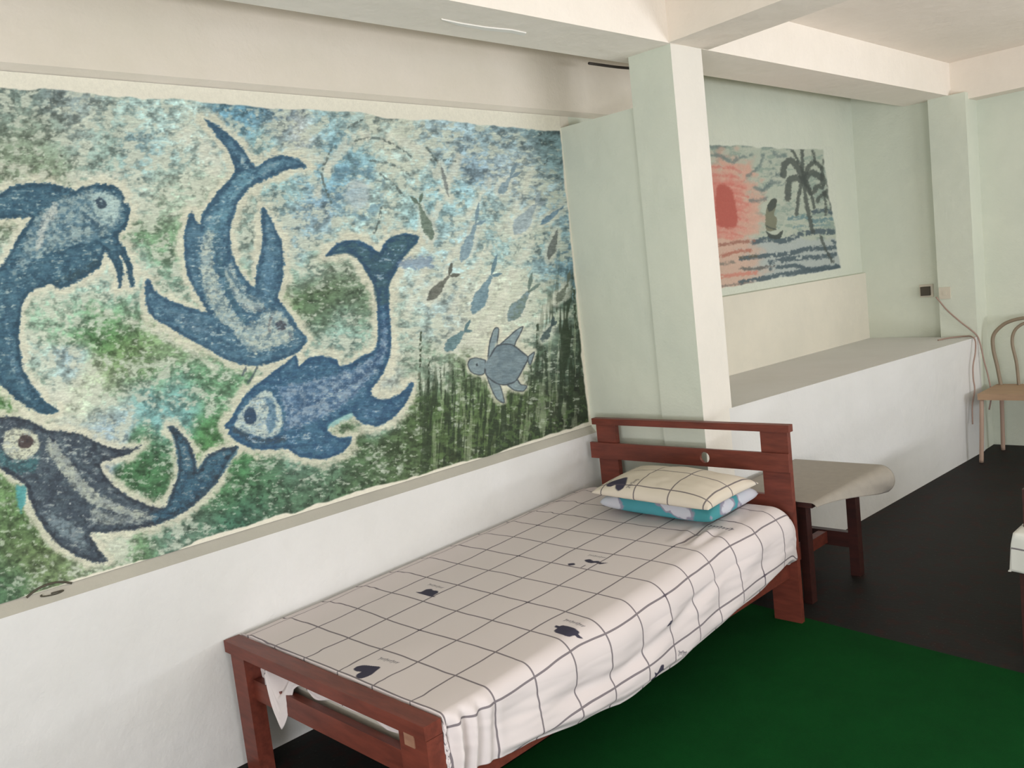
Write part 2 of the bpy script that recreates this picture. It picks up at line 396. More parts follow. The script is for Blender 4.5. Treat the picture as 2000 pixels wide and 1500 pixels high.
    W = np.zeros(len(X)); PC = np.zeros((len(X), 3)); D = np.zeros(len(X))
    wx_ = X + (fbm(X * .02, Y * .02, 11, 3) - .5) * 60; wy_ = Y + (fbm(X * .02, Y * .02, 12, 3) - .5) * 60
    for (bx, by, r, c, dn) in B:
        w = np.exp(-((wx_ - bx) ** 2 + (wy_ - by) ** 2) / (2 * (r * .62) ** 2)) + 1e-7 / (1 + ((wx_ - bx) ** 2 + (wy_ - by) ** 2) / 1e4)
        W += w; PC += w[:, None] * np.array(c, float); D += w * dn
    PC /= W[:, None]; D /= W
    # sponge dabs: speckle noise compared with density
    n1 = fbm(X * .045, Y * .06, 21, 3, .7); n2 = fbm(X * .09, Y * .14, 22, 3, .6); n3 = fbm(X * .02, Y * .02, 23, 3)
    f = n1 * .5 + n2 * .38 + n3 * .12
    q = lambda v: (v - v.mean()) / v.std()
    f = q(f)
    cover = sst(-.9, .9, f + (D - .45) * 4.2)
    # light wash below the dabs
    wash = PC * .35 + np.array((176, 192, 184)) * .65
    C = C * (1 - .75 * np.clip(D + .15, 0, 1)[:, None]) + wash * (.75 * np.clip(D + .15, 0, 1)[:, None])
    dark = q(fbm(X * .07, Y * .09, 31, 3, .7))
    pig = PC * (1.04 - .17 * np.clip(dark, -1.5, 2.2))[:, None]
    C = C * (1 - cover[:, None] * .88) + pig * cover[:, None] * .88
    # light flecks
    fl = sst(1.0, 1.7, q(fbm(X * .08, Y * .17, 41, 3, .7))); C = C * (1 - .55 * fl[:, None]) + np.array((194, 202, 190)) * .55 * fl[:, None]
    dk = sst(1.15, 1.8, q(fbm(X * .07, Y * .085, 43, 3, .7))) * np.clip(D * 1.2, 0, 1)
    C = C * (1 - .6 * dk[:, None]) + PC * .62 * .6 * dk[:, None]
    P = Painter(X, Y, C)
    # pale currents
    cc = (202, 203, 190)
    for pts, w in (([(420,330),(400,290),(360,260)],30),([(640,330),(690,270),(760,270),(830,300),(880,390)],20),([(900,300),(850,420),(830,520),(800,600)],16),([(960,350),(900,450),(860,560)],14),
                   ([(1040,330),(990,440),(930,520),(880,610)],14),([(1080,420),(1010,520),(960,620),(900,690)],16),([(1100,560),(1040,640)],14),([(120,780),(60,760),(10,740)],30),([(180,600),(330,660),(420,720)],14),([(0,325),(120,345),(230,345)],22),([(560,300),(640,320),(620,380)],16)):
        P.stroke(pts, w, cc, .75, 6, 5, 6, dry=.42, texs=.06)
    # blue eddy
    eddy = off([(220,270),(290,310),(300,400),(240,480),(160,460),(110,380),(130,300),(200,268)], 600, 200, .4666)
    P.stroke(eddy, 20, (88,130,158), .6, 6, 6, 6, dry=.46, texs=.09, closed=False)
    P.blob(off([(220,320),(260,360),(250,430),(200,450),(160,400),(170,340)], 600, 200, .4666), (172,188,202), 8, .6)
    for pts in ([(200,160),(300,150),(400,200),(440,232)], [(255,240),(350,258),(430,302)], [(305,300),(370,352),(400,388)], [(500,190),(545,250),(575,330)], [(310,440),(300,500),(280,545)], [(165,110),(230,70)], [(100,200),(60,300),(100,420)], [(520,240),(620,246)]):
        P.stroke(off(pts, 600, 200, .4666), 4.5, (78,92,92), .75, 1.5, 4, 1.5, dry=.45)
    # reed strokes
    st = q(fbm(X * .10 + (Y * .006), Y * .010, 51, 3, .7)); st2 = q(fbm(X * .20, Y * .02, 53, 2, .7))
    reg = np.maximum(sst(800, 840, X) * sst(690, 800, Y + (X - 820) * .05 + st2 * 14), sst(1030, 1090, X) * sst(520, 700, Y + (X - 1040) * .9 - st2 * 12))
    a = sst(.1, .7, st * .8 + st2 * .4 + .2) * reg * .8
    C[:] = C * (1 - a[:, None]) + np.array((44, 58, 40)) * a[:, None]
    a = sst(.7, 1.2, -st * .8 + st2 * .4) * reg * .45
    C[:] = C * (1 - a[:, None]) + np.array((158, 172, 140)) * a[:, None]
    a = sst(.5, 1.1, q(fbm(X * .09, Y * .09, 57, 3, .8))) * reg * sst(730, 800, Y) * .55
    C[:] = C * (1 - a[:, None]) + np.array((88, 116, 66)) * a[:, None]
    for x0, y0, x1, y1, w in ((822,650,820,760,4),(838,690,836,800,4),(818,730,822,800,4),(905,715,912,800,4),(920,740,925,810,3),(1050,635,1050,720,5),(1065,680,1068,760,5),(1100,700,1104,780,5),(1120,560,1125,640,5),(860,720,862,780,3),(885,725,884,790,4),(1035,690,1040,760,4)):
        P.stroke([(x0, y0), (x1, y1)], w, (46,60,44), .85, 2, 7, 1.5, dry=.4)
    HC = (202, 199, 181)
    DB, LB, MB_ = (56, 94, 122), (104, 146, 168), (78, 120, 148)
    # ---- top diving fish
    kA = (250, 200, .36)
    A = off([(415,95),(440,96),(520,150),(590,210),(650,290),(693,352),(760,305),(840,285),(910,305),(968,350),(880,362),(800,395),(720,430),(650,475),(600,540),(570,620),(555,700),(560,800),(590,880),(640,960),(688,1005),(690,960),(715,830),(730,740),(722,640),(730,560),(765,610),(800,680),(835,760),(845,850),(840,960),(815,1060),(850,1110),(890,1170),(930,1230),(968,1270),(960,1310),(920,1360),(850,1390),(760,1420),(680,1430),(600,1420),(520,1390),(470,1360),(400,1320),(320,1280),(240,1230),(150,1180),(110,1130),(92,1050),(95,970),(115,960),(140,1010),(180,1050),(250,1085),(330,1110),(430,1140),(390,1070),(350,1000),(320,930),(305,820),(305,720),(320,650),(345,590),(370,640),(390,660),(400,620),(440,550),(490,480),(540,430),(580,372),(545,270),(480,180)], *kA)
    Bf = off([(675,190),(700,150),(750,110),(810,90),(880,95),(940,120),(1003,166),(1030,110),(1080,70),(1150,50),(1210,55),(1245,70),(1230,110),(1180,160),(1130,230),(1090,310),(1060,370),(1060,470),(1070,580),(1075,700),(1070,780),(1050,850),(1010,930),(950,1010),(975,1050),(1040,1062),(1110,1040),(1160,1000),(1195,955),(1212,970),(1190,1040),(1150,1110),(1080,1180),(1000,1225),(920,1215),(870,1190),(838,1150),(780,1168),(700,1215),(688,1255),(740,1290),(790,1300),(837,1288),(820,1340),(770,1390),(700,1420),(640,1430),(560,1420),(490,1400),(440,1365),(330,1370),(250,1370),(180,1345),(120,1310),(80,1270),(86,1248),(62,1238),(65,1215),(110,1160),(140,1100),(180,1040),(240,980),(310,930),(370,880),(430,840),(492,788),(515,855),(570,810),(650,795),(740,820),(765,860),(830,840),(900,800),(960,770),(985,740),(995,650),(990,540),(985,420),(960,350),(920,280),(880,220),(840,178),(780,168),(730,180)], 420, 440, .32)
    k1 = .3667
    Cf = off([(-160,800),(0,760),(60,720),(180,700),(300,710),(400,742),(440,720),(560,710),(630,730),(665,780),(660,805),(692,830),(690,880),(670,940),(628,990),(670,1060),(705,1150),(715,1250),(690,1240),(670,1140),(632,1075),(655,1150),(650,1250),(635,1262),(620,1180),(590,1110),(560,1060),(545,1110),(530,1150),(440,1210),(320,1270),(275,1240),(200,1265),(150,1295),(115,1370),(103,1500),(105,1560),(120,1680),(170,1780),(240,1865),(310,1910),(250,1935),(150,1900),(60,1830),(-10,1760),(-80,1690),(-160,1500),(-160,1250),(0,1150),(60,1060),(100,980),(165,890),(100,888),(0,892),(-160,900)], 0, 100, k1)
    Df = off([(-60,540),(0,535),(80,535),(160,560),(230,600),(300,605),(400,620),(470,660),(560,690),(640,690),(692,676),(620,722),(540,745),(490,765),(520,830),(580,890),(660,940),(740,970),(808,975),(840,900),(870,820),(870,720),(850,640),(820,588),(835,578),(870,600),(920,660),(950,730),(965,802),(1010,730),(1080,690),(1162,682),(1110,760),(1060,850),(990,930),(900,1000),(820,1040),(740,1070),(620,1090),(520,1100),(440,1102),(470,1160),(522,1242),(440,1240),(350,1200),(270,1150),(220,1080),(170,1000),(140,920),(120,865),(60,830),(0,790),(-60,780)], 0, 600, .4)
    for s_, w in ((A, 14), (Bf, 15), (Cf, 14), (Df, 13)): P.halo(s_, w, HC, .9)
    # fish A
    P.blob(A, DB, 2, 1, 3.5, 3, .3, MB_, .08)
    P.blob(off([(585,400),(700,355),(800,330),(870,320),(780,370),(680,420),(600,490),(560,560),(530,650),(500,720),(450,700),(420,760),(440,640),(500,540),(550,460)], *kA), (104,156,180), 5, .75, 5, 4, .3, (78,124,152), .1)
    P.blob(off([(395,780),(430,700),(470,700),(460,800),(470,900),(500,980),(530,1060),(580,1140),(640,1200),(700,1190),(730,1140),(800,1130),(860,1170),(905,1240),(880,1300),(800,1330),(700,1360),(640,1330),(560,1240),(500,1180),(450,1120),(410,1020),(392,900)], *kA), (190,198,186), 4, .92, 7, 6, .28, (128,152,160), .16)
    P.blob(off([(560,880),(600,960),(660,1040),(740,1090),(700,1140),(620,1110),(560,1020),(520,940)], *kA), (196,200,190), 4, .85, 6, 8, .3, (150,170,172), .15)
    P.stroke(off([(490,640),(480,760),(500,880),(530,980),(560,1060),(600,1140),(640,1190)], *kA), 11, (66,106,128), .85, 4, 6, 3, dry=.36, texs=.12)
    P.stroke(off([(520,840),(560,940),(620,1020),(690,1080)], *kA), 8, DB, .7, 3, 6, 2, dry=.3)
    P.blob(off([(170,1090),(300,1150),(420,1180),(470,1250),(380,1250),(260,1180)], *kA), (112,140,162), 6, .6, 6, 9, .3, DB, .12)
    P.blob(off([(740,760),(790,850),(790,980),(740,1050),(730,900)], *kA), (84,128,160), 7, .7, 5, 9)
    P.blob(off([(800,1205),(830,1180),(862,1205),(850,1235),(815,1235)], *kA), (72,78,92), 2, .95, 1.5)
    P.stroke(off([(790,1150),(765,1200),(770,1250)], *kA), 5, (100,100,108), .7, 2, 4, 2, dry=.35)
    P.stroke(off([(690,1130),(740,1120)], *kA), 7, (90,96,104), .6, 2, 4, 2, dry=.4)
    P.stroke(off([(870,1250),(885,1275)], *kA), 6, (90,96,110), .6, 2, 4, 2, dry=.35)
    for pts in ([(640,1440),(620,1480)], [(700,1440),(670,1495),(650,1520)]): P.stroke(off(pts, *kA), 4, (70,86,96), .8, 2)
    # fish B
    P.blob(Bf, (50,92,128), 2, 1, 2.5, 3, .3, (64,108,140), .08)
    P.blob(off([(680,190),(810,95),(1003,166),(1080,70),(1245,70),(1130,230),(1060,370),(1060,480),(990,480),(960,350),(880,220),(800,170)], 420, 440, .32), (62,98,108), 3, .8, 3, 9, .3, (52,84,100), .06)
    P.blob(off([(380,1000),(520,965),(650,935),(760,905),(860,865),(960,800),(1010,720),(1020,560),(1040,560),(1052,700),(1045,780),(1000,860),(930,950),(840,1050),(740,1130),(640,1180),(520,1230),(430,1250),(425,1150),(400,1060)], 420, 440, .32), (140,160,184), 4, .85, 6, 13, .22, (74,108,148), .16)
    P.stroke(off([(540,1095),(700,1030),(850,950),(960,860),(1020,760)], 420, 440, .32), 9, (52,82,120), .85, 4, 6, 3, dry=.36)
    P.stroke(off([(700,1120),(800,1070),(900,970)], 420, 440, .32), 5, (60,90,130), .6, 3, 7, 2, dry=.4)
    P.blob(off([(115,1215),(170,1120),(240,1050),(310,1005),(360,1040),(400,1120),(415,1210),(385,1270),(310,1300),(220,1275),(150,1245)], 420, 440, .32), (192,202,194), 2.5, .95, 2.5, 8, .2, (166,184,186), .16)
    P.blob(off([(300,1060),(345,1060),(370,1130),(372,1220),(330,1270),(310,1200),(330,1130)], 420, 440, .32), (74,116,150), 3, .8, 3)
    P.blob(off([(200,1115),(240,1120),(255,1170),(235,1210),(190,1208),(175,1165)], 420, 440, .32), (50,72,98), 2, 1, 1.5)
    P.stroke(off([(120,1250),(220,1305),(330,1320),(420,1300)], 420, 440, .32), 12, (56,70,84), .8, 4, 3, 4, dry=.3)
    P.stroke(off([(690,1225),(760,1185),(830,1160)], 420, 440, .32), 10, (110,180,190), .7, 4, 6, 4)
    P.blob(off([(880,1120),(1000,1110),(1080,1100),(1050,1160),(960,1180)], 420, 440, .32), (66,106,146), 6, .5, 5)
    # fish C
    P.blob(Cf, (48,86,112), 2, 1, 4, 3, .3, (66,106,130), .08)
    P.blob(off([(180,900),(260,830),(330,780),(410,760),(480,740),(600,760),(645,830),(640,900),(580,950),(520,1000),(400,1020),(300,1060),(200,1100),(120,1160),(60,1200),(120,1060)], 0, 100, k1), (150,170,172), 5, .85, 8, 17, .2, (84,120,142), .15)
    P.blob(off([(250,850),(300,800),(310,860),(250,940),(220,1040),(190,1050),(210,930)], 0, 100, k1), (190,194,190), 4, .75, 5)
    P.blob(off([(480,770),(560,750),(640,800),(630,880),(560,920),(500,850)], 0, 100, k1), (172,196,196), 4, .8, 5)
    P.blob(off([(505,800),(535,775),(565,800),(565,830),(530,838)], 0, 100, k1), (52,72,92), 2, .95, 2)
    P.stroke(off([(440,860),(480,900),(520,930)], 0, 100, k1), 9, (60,92,116), .8, 3)
    P.stroke(off([(40,1400),(50,1600),(110,1740),(200,1830)], 0, 100, k1), 12, (84,122,150), .6, 5, 4, 5, dry=.45)
    P.stroke(off([(300,1240),(420,1180),(520,1130)], 0, 100, k1), 14, (48,72,84), .7, 5, 4, 4, dry=.4)
    # fish D
    P.blob(Df, (60,72,88), 2, 1, 4, 3, .3, (76,92,106), .09)
    P.blob(off([(808,975),(870,820),(850,640),(820,588),(870,600),(950,730),(965,802),(1010,730),(1162,682),(1060,850),(900,1000),(760,1060),(740,1010)], 0, 600, .4), (44,86,116), 3, .85, 3, 9, .3, (58,104,130), .09)
    P.blob(off([(235,640),(300,700),(370,790),(430,860),(520,935),(600,975),(720,1010),(700,1035),(560,1000),(430,950),(350,870),(280,780),(225,700)], 0, 600, .4), (184,190,176), 3, .9, 5, 8, .25, (140,150,150), .12)
    P.blob(off([(460,985),(560,1010),(680,1020),(750,1030),(640,1060),(540,1062),(440,1040)], 0, 600, .4), (168,176,168), 4, .8, 5, 8, .25, (110,122,130), .14)
    P.blob(off([(220,1000),(300,1030),(400,1100),(420,1180),(330,1130),(250,1070)], 0, 600, .4), (120,140,152), 5, .75, 6)
    P.blob(off([(15,700),(25,610),(100,592),(180,620),(190,690),(130,745),(60,740)], 0, 600, .4), (200,202,180), 3, .95, 3)
    P.blob(off([(88,655),(110,620),(150,625),(165,660),(140,690),(100,688)], 0, 600, .4), (70,58,60), 2, .95, 2)
    P.blob(off([(0,690),(60,745),(130,750),(190,720),(170,800),(90,810),(0,770)], 0, 600, .4), (62,120,128), 5, .7, 5)
    P.blob(off([(80,870),(128,880),(120,960),(100,1002),(82,940)], 0, 600, .4), (64,150,160), 3, .9, 3)
    # dry bristle marks over the big fish, darker rims
    stz = q(fbm(X * .05, Y * .30, 91, 3, .75)); sth = q(fbm(X * .10, Y * .13, 92, 3, .75))
    for poly, hi, lo in ((A, (134,164,182), (38,70,100)), (Bf, (116,150,186), (34,66,104)), (Cf, (124,154,166), (34,62,84)), (Df, (132,142,150), (40,46,58))):
        pp = spline(poly); i_ = P.sub(pp, 6); d_ = P.dist(i_, pp, True); ins = sst(1, -3, d_)
        deep = sst(-3, -16, d_)
        P.put(i_, hi, ins * deep * sst(.5, 1.7, stz[i_] * .6 + sth[i_] * .75) * .62)
        P.put(i_, lo, ins * sst(.2, 1.4, -sth[i_] + stz[i_] * .3) * .40)
        P.put(i_, lo, ins * (1 - sst(4, 11, -d_ + sth[i_] * 2)) * .55)
        P.put(i_, (188,196,188), ins * deep * sst(1.5, 2.2, stz[i_] * .7 + sth[i_] * .6) * .5)
    # ---- small fish
    k7 = (800, 300, .3468)
    def small(hx, hy, tx, ty, w, col, tails=(), col2=None, a=.9):
        hx, hy, tx, ty = [v for p in off([(hx, hy), (tx, ty)], *k7) for v in p]; w *= .3468
        dx, dy = tx - hx, ty - hy; L = math.hypot(dx, dy); nx, ny = -dy / L, dx / L
        body = [(hx, hy)]
        prof = [(.12, .30), (.3, .48), (.5, .46), (.75, .24), (1.0, .10)]
        for s_, p in prof: body.append((hx + dx * s_ + nx * w * p, hy + dy * s_ + ny * w * p))
        for s_, p in prof[::-1]: body.append((hx + dx * s_ - nx * w * p, hy + dy * s_ - ny * w * p))
        P.halo(body, 7, (200,202,190), .7)
        P.blob(body, col, 1.6, a, 2.2, 4, .3, col2 or tuple(min(255, c + 22) for c in col), .2)
        for (qx, qy) in tails:
            (qx, qy), = off([(qx, qy)], *k7)
            mx, my = (tx + qx) / 2, (ty + qy) / 2; ex, ey = qx - tx, qy - ty; l = math.hypot(ex, ey)
            P.blob([(tx, ty), (mx - ey / l * 4, my + ex / l * 4), (qx, qy), (mx + ey / l * 4, my - ex / l * 4)], col, 1.2, a, 1.2)
    small(220,240,175,60,22,(104,112,114)); small(128,490,55,285,58,(84,104,92),((5,243),(72,218)))
    small(505,228,562,140,50,(108,134,152),((605,45),(632,100))); small(588,455,705,292,92,(136,154,166),((740,205),(775,268)))
    small(290,612,372,400,62,(104,134,154),((390,270),(428,378))); small(735,400,870,295,30,(84,120,150))
    small(783,598,832,430,42,(84,92,92)); small(98,832,222,690,60,(82,84,78),((237,612),(290,680)))
    small(355,902,458,690,78,(88,122,142),((494,565),(520,675))); small(558,942,668,782,82,(96,118,112),((692,660),(738,730)),(110,136,150))
    small(828,842,888,735,44,(92,102,90),((905,655),)); small(198,1114,308,1000,66,(74,110,122),((342,935),(352,998)))
    small(744,1058,800,972,36,(60,80,84),((812,918),(832,942)))
    P.blob(off([(-60,600),(60,585),(130,580),(130,635),(60,645),(-40,650)], *k7), (104,132,168), 4, .7, 6)
    # ---- turtle
    TC, TO = (114,134,146), (66,74,84)
    shell = [(428,1195),(455,1140),(490,1085),(540,1072),(585,1080),(630,1115),(668,1150),(645,1200),(600,1278),(550,1300),(505,1300),(460,1275),(428,1240)]
    head = [(428,1165),(375,1150),(340,1160),(328,1188),(345,1228),(385,1246),(420,1238)]
    fl1 = [(440,1160),(450,1070),(470,1000),(487,980),(502,990),(494,1060),(490,1110)]
    fl2 = [(500,1085),(550,1040),(600,995),(638,975),(620,1020),(600,1055),(582,1090)]
    fl3 = [(432,1240),(490,1275),(515,1320),(533,1402),(490,1380),(455,1310)]
    fl4 = [(548,1300),(600,1268),(625,1300),(660,1310),(640,1338),(590,1332)]
    tl = [(660,1150),(702,1118),(695,1150),(678,1190)]
    P.halo(off(shell, *k7), 14, HC, .8)
    for g_ in (fl1, fl2, fl3, fl4, head, tl):
        P.halo(off(g_, *k7), 6, HC, .7); P.blob(off(g_, *k7), TC, 1.2, 1, 1, 4, .3, (130,150,158), .1); P.stroke(off(g_ + [g_[0]], *k7), 2.2, TO, .9, .6, 2, .9)
    P.blob(off(shell, *k7), TC, 1.2, 1, 1, 4, .3, (98,118,132), .08); P.stroke(off(shell + [shell[0]], *k7), 2.6, TO, .9, .6, 2, .9)
    P.blob(off([(438,1160),(490,1120),(500,1180),(440,1220),(415,1200)], *k7), TC, 1.5, .9, 1)
    P.blob(off([(372,1185),(382,1180),(386,1194),(376,1198)], *k7), (50,60,70), 1, .9, .5)
    cv_ = q(fbm(X * .10, Y * .55, 95, 3, .7)); C[:] = C * (1 + .045 * np.clip(cv_, -2, 2))[:, None]
    L = C.mean(1, keepdims=True); C[:] = L + (C - L) * .80; C[:] = C * np.array((.955, .965, .935)) + 2
    return C
def paint_material(name, gain, bump=0.25):
    m = material(name, (.5, .5, .5, 1), 0.7, 0.25); t = NT(m); co = t.obj()
    a = t.n('ShaderNodeAttribute', attribute_name='paint')
    n = t.noise(170, 3, co, .7); n2 = t.noise(60, 3, co, .7)
    f = t.math('ADD', t.math('MULTIPLY', n, .25), t.math('MULTIPLY', n2, .2)); f = t.math('ADD', f, .775)
    v = t.n('ShaderNodeVectorMath', operation='SCALE'); t.l(a.outputs['Color'], v.inputs[0]); t.l(t.math('MULTIPLY', f, gain), v.inputs['Scale'])
    t.l(v.outputs[0], t.b.inputs['Base Color'])
    t.bump(t.math('ADD', t.noise(14, 4, co), t.math('MULTIPLY', n2, .3)), bump, 0.012)
    return m
def wallpx(Yw, Zw, xw):
    d = np.stack([np.full_like(Yw, xw) - CP[0], Yw - CP[1], Zw - CP[2]], -1) @ RM
    return 1000 + FPX * d[..., 0] / -d[..., 2], 750 - FPX * d[..., 1] / -d[..., 2]
# mural one
ny, nz = 1150, 560
t_ = np.linspace(0, 1, ny); yy = 0.30 + (3.235 - 0.30) * (t_ * .8 + .2 * t_ * t_)
zz = np.linspace(ZS, ZT, nz)
YY, ZZ = np.meshgrid(yy, zz, indexing='ij')
PX, PY = wallpx(YY, ZZ, XM)
# hand-painted edge, then paint
col = paint_mural(PX.ravel(), PY.ravel()).reshape(ny, nz, 3)
top = 168 + (PX * .0777) + np.where(PX > 700, (PX - 700) * .006, 0); top = top + (fbm(PX * .02, PX * 0, 61, 4) - .5) * 14
bot = 1181 - PX * .3075 + (fbm(PX * .016, PX * 0 + 3, 63, 4) - .5) * 22 - 3
right = 1093 + (PY - 255) * .1 + (fbm(PY * .03, PY * 0 + 9, 65, 4) - .5) * 7
em = sst(-1.5, 1.5, PY - top) * sst(-1.5, 1.5, bot - PY) * sst(-1.5, 1.5, right - PX)
edgec = np.array((210, 206, 190), float)
col = col * em[..., None] + edgec * (1 - em[..., None])
P3 = np.stack([np.full_like(YY, XM), YY, ZZ], -1)
mur = grid('wall_painting', P3, paint_material('mural_paint', 1.12), col=s2l(col), smooth=False, flip=False)
tag(mur, 'large blue and green underwater mural of big fish and a turtle on the left wall', 'mural')
del PX, PY, col, em
# signature on the sill
M_INK = material('brown_black_paint', rgb(78, 74, 62), .6)
def sill_pt(x, y): p = at(x, y, 2, ZS); return p
def ink_strip(bm, pts, w):
    Pp = [at(x, y, 0, XL) for x, y in pts]
    for k in range(len(Pp) - 1):
        a, b = Pp[k], Pp[k + 1]; d = b - a; n = np.array([0, -d[2], d[1]]); n = n / (np.linalg.norm(n) + 1e-9) * w / 2
        q = [a - n, b - n, b + n, a + n]
        hexa(bm, [(XL - .001, v[1], v[2]) for v in q], [(XL + .0008, v[1], v[2]) for v in q])

# ---- sunset painting in the alcove
def paint_sunset(X, Y):
    C = np.tile(np.array((166, 176, 158), float), (len(X), 1)); q = lambda v: (v - v.mean()) / (v.std() + 1e-9)
    P = Painter(X, Y, C, 1.6); k = (1370, 260, .2266); O = lambda p: off(p, *k)
    n = q(fbm(X * .05, Y * .09, 3, 4, .7)); a = sst(0, 1.2, n) * .55; C[:] = C * (1 - a[:, None]) + np.array((112, 136, 126)) * a[:, None]
    n = q(fbm(X * .06, Y * .08, 5, 3)); a = sst(.4, 1.2, n) * .5; C[:] = C * (1 - a[:, None]) + np.array((176, 182, 164)) * a[:, None]
    # glow
    d = np.hypot((X - (1370 + 180 * .2266)) / 1.0, (Y - (260 + 640 * .2266)) / 1.35)
    a = (1 - sst(55, 88, d + n * 8)) * .9; C[:] = C * (1 - a[:, None]) + np.array((202, 150, 130)) * a[:, None]
    a = (1 - sst(28, 60, d + n * 6)) * .8; C[:] = C * (1 - a[:, None]) + np.array((204, 118, 104)) * a[:, None]
    for y0 in range(290, 900, 70):
        P.stroke(O([(90, y0), (260, y0 + 10), (430 - abs(y0 - 600) * .3, y0 + 50)]), 5, (198,104,92), .55, 3, y0, 2, dry=.4)
        P.stroke(O([(200, y0 + 35), (350, y0 + 45), (480, y0 + 70)]), 4, (206,160,140), .5, 3, y0 + 1, 2, dry=.4)
    P.blob(O([(130,470),(200,440),(265,500),(300,640),(310,760),(280,820),(190,815),(140,780),(120,640)]), (176,80,68), 3, .92, 2, 3)
    # dark sky strokes
    for pts in ([(90,120),(300,100),(500,105),(760,130)], [(95,190),(170,200),(260,250),(330,210),(430,190)], [(400,370),(470,330),(520,230),(530,190)], [(590,250),(620,320),(640,360)], [(590,140),(660,200),(720,190)], [(460,470),(540,490),(600,410)], [(610,360),(690,360)], [(420,580),(500,580),(560,560)], [(520,500),(620,430),(700,440)]):
        P.stroke(O(pts), 7, (88,108,108), .65, 3, 4, 3, dry=.38, texs=.1)
    # water
    a = sst(905, 935, (Y - 260) / .2266 + n * 12)
    mxs = sst(340, 620, (X - 1370) / .2266 + n * 40)[:, None]
    C[:] = C * (1 - a[:, None] * .9) + (np.array((196,160,140)) * (1 - mxs) + np.array((160,170,166)) * mxs) * a[:, None] * .9
    SEA = (66, 84, 92)
    for pts, w, c in (([(450,940),(600,910),(700,935),(850,875),(980,850),(1130,850)],44,SEA), ([(340,1080),(560,1055),(760,1040),(900,1000),(1190,985)],36,SEA), ([(600,1110),(800,1080),(1000,1070),(1150,1050)],40,SEA),
                      ([(600,1170),(800,1140),(950,1180),(1190,1150)],30,SEA), ([(340,1290),(500,1260),(700,1225),(900,1190),(1170,1150)],42,SEA), ([(340,1165),(480,1170),(620,1140)],24,(92,92,88)), ([(760,740),(900,720),(960,760),(1130,740)],34,(92,126,130)), ([(960,680),(1060,665),(1130,690)],30,SEA), ([(800,810),(900,800),(1100,790)],20,(110,140,140)),
                      ([(160,965),(300,940),(450,930)],24,(150,100,84)), ([(165,1060),(300,1020),(420,1015)],26,(168,104,86)), ([(330,1075),(470,1060)],20,(92,84,66)), ([(165,1130),(280,1110)],22,(130,120,108)), ([(170,1235),(330,1215),(470,1200)],32,(196,122,104)), ([(180,1320),(330,1300),(450,1290)],16,(130,116,106)), ([(1130,930),(1190,980)],24,SEA)):
        P.stroke(O(pts), w * .2266 * 1.05, c, .9, 3.4, int(w * 7 + pts[0][0]), 2, dry=.3, texs=.12)
    DK = (62, 70, 66)
    P.blob(O([(560,840),(553,700),(580,600),(620,565),(650,580),(640,640),(625,700),(650,730),(640,835)]), (112,114,92), 1.2, .95, 1.2, 3)
    P.blob(O([(570,620),(620,560),(652,580),(630,650),(580,680)]), DK, 1.2, .85, 1); P.stroke(O([(560,800),(600,820),(640,830)]), 2.5, DK, .8, .6)
    P.blob(O([(553,845),(600,870),(640,878),(700,838),(688,890),(660,915),(590,905)]), DK, 1.2, .95, 1)
    for pts, w in (([(885,440),(905,600),(935,740),(960,850)],28), ([(1030,890),(1060,980),(1130,1110)],18), ([(860,440),(835,560),(822,700)],24), ([(880,410),(800,385),(755,420),(745,560)],44), ([(875,390),(820,280),(760,235),(712,280),(705,360)],44), ([(878,400),(870,260),(868,140)],24),
                   ([(870,330),(820,210),(775,140)],16), ([(885,390),(920,300),(970,250),(1030,290)],30), ([(890,390),(950,340),(1040,390),(1050,430)],44), ([(1040,300),(1040,400)],26), ([(985,250),(960,155)],18), ([(900,420),(950,520),(1000,460),(1040,470)],34), ([(895,430),(950,540),(970,640)],20), ([(1085,420),(1095,450)],26), ([(1052,230),(1055,262)],20),
                   ([(1060,520),(1010,560),(1005,590)],26), ([(1060,520),(1110,570),(1128,650)],26), ([(1060,520),(1072,620),(1070,700)],16), ([(1060,520),(1085,500)],30)):
        P.stroke(O(pts), w * .2266 * 1.25, DK, .78, 2.6, int(w), 2.0)
    L = C.mean(1, keepdims=True); C[:] = L + (C - L) * .88; C[:] = C * .94 + 12
    return C
ny, nz = 360, 260
yy = np.linspace(4.30, 6.12, ny); zz = np.linspace(1.289, 2.19, nz); YY, ZZ = np.meshgrid(yy, zz, indexing='ij'); PX, PY = wallpx(YY, ZZ, XM)
col = paint_sunset(PX.ravel(), PY.ravel()).reshape(ny, nz, 3)
top = 283 + (PX - 1390) * .045 + (fbm(PX * .05, PX * 0, 71, 3) - .5) * 8; bot = 561 - (PX - 1410) * .155 + (fbm(PX * .04, PX * 0, 72, 3) - .5) * 8
right = 1607 + (PY - 290) * .14 + (fbm(PY * .04, PY * 0, 73, 3) - .5) * 14
em = (sst(-1.5, 1.5, PY - top) * sst(-1.5, 1.5, bot - PY) * sst(-2, 2, right - PX))[..., None]
col = col * em + np.array((198, 202, 188), float) * (1 - em)
mur2 = grid('wall_painting', np.stack([np.full_like(YY, XM), YY, ZZ], -1), paint_material('sunset_paint', 1.12), col=s2l(col), smooth=False)
tag(mur2, 'small sunset seascape painting with red sun and palms on the alcove back wall', 'mural')

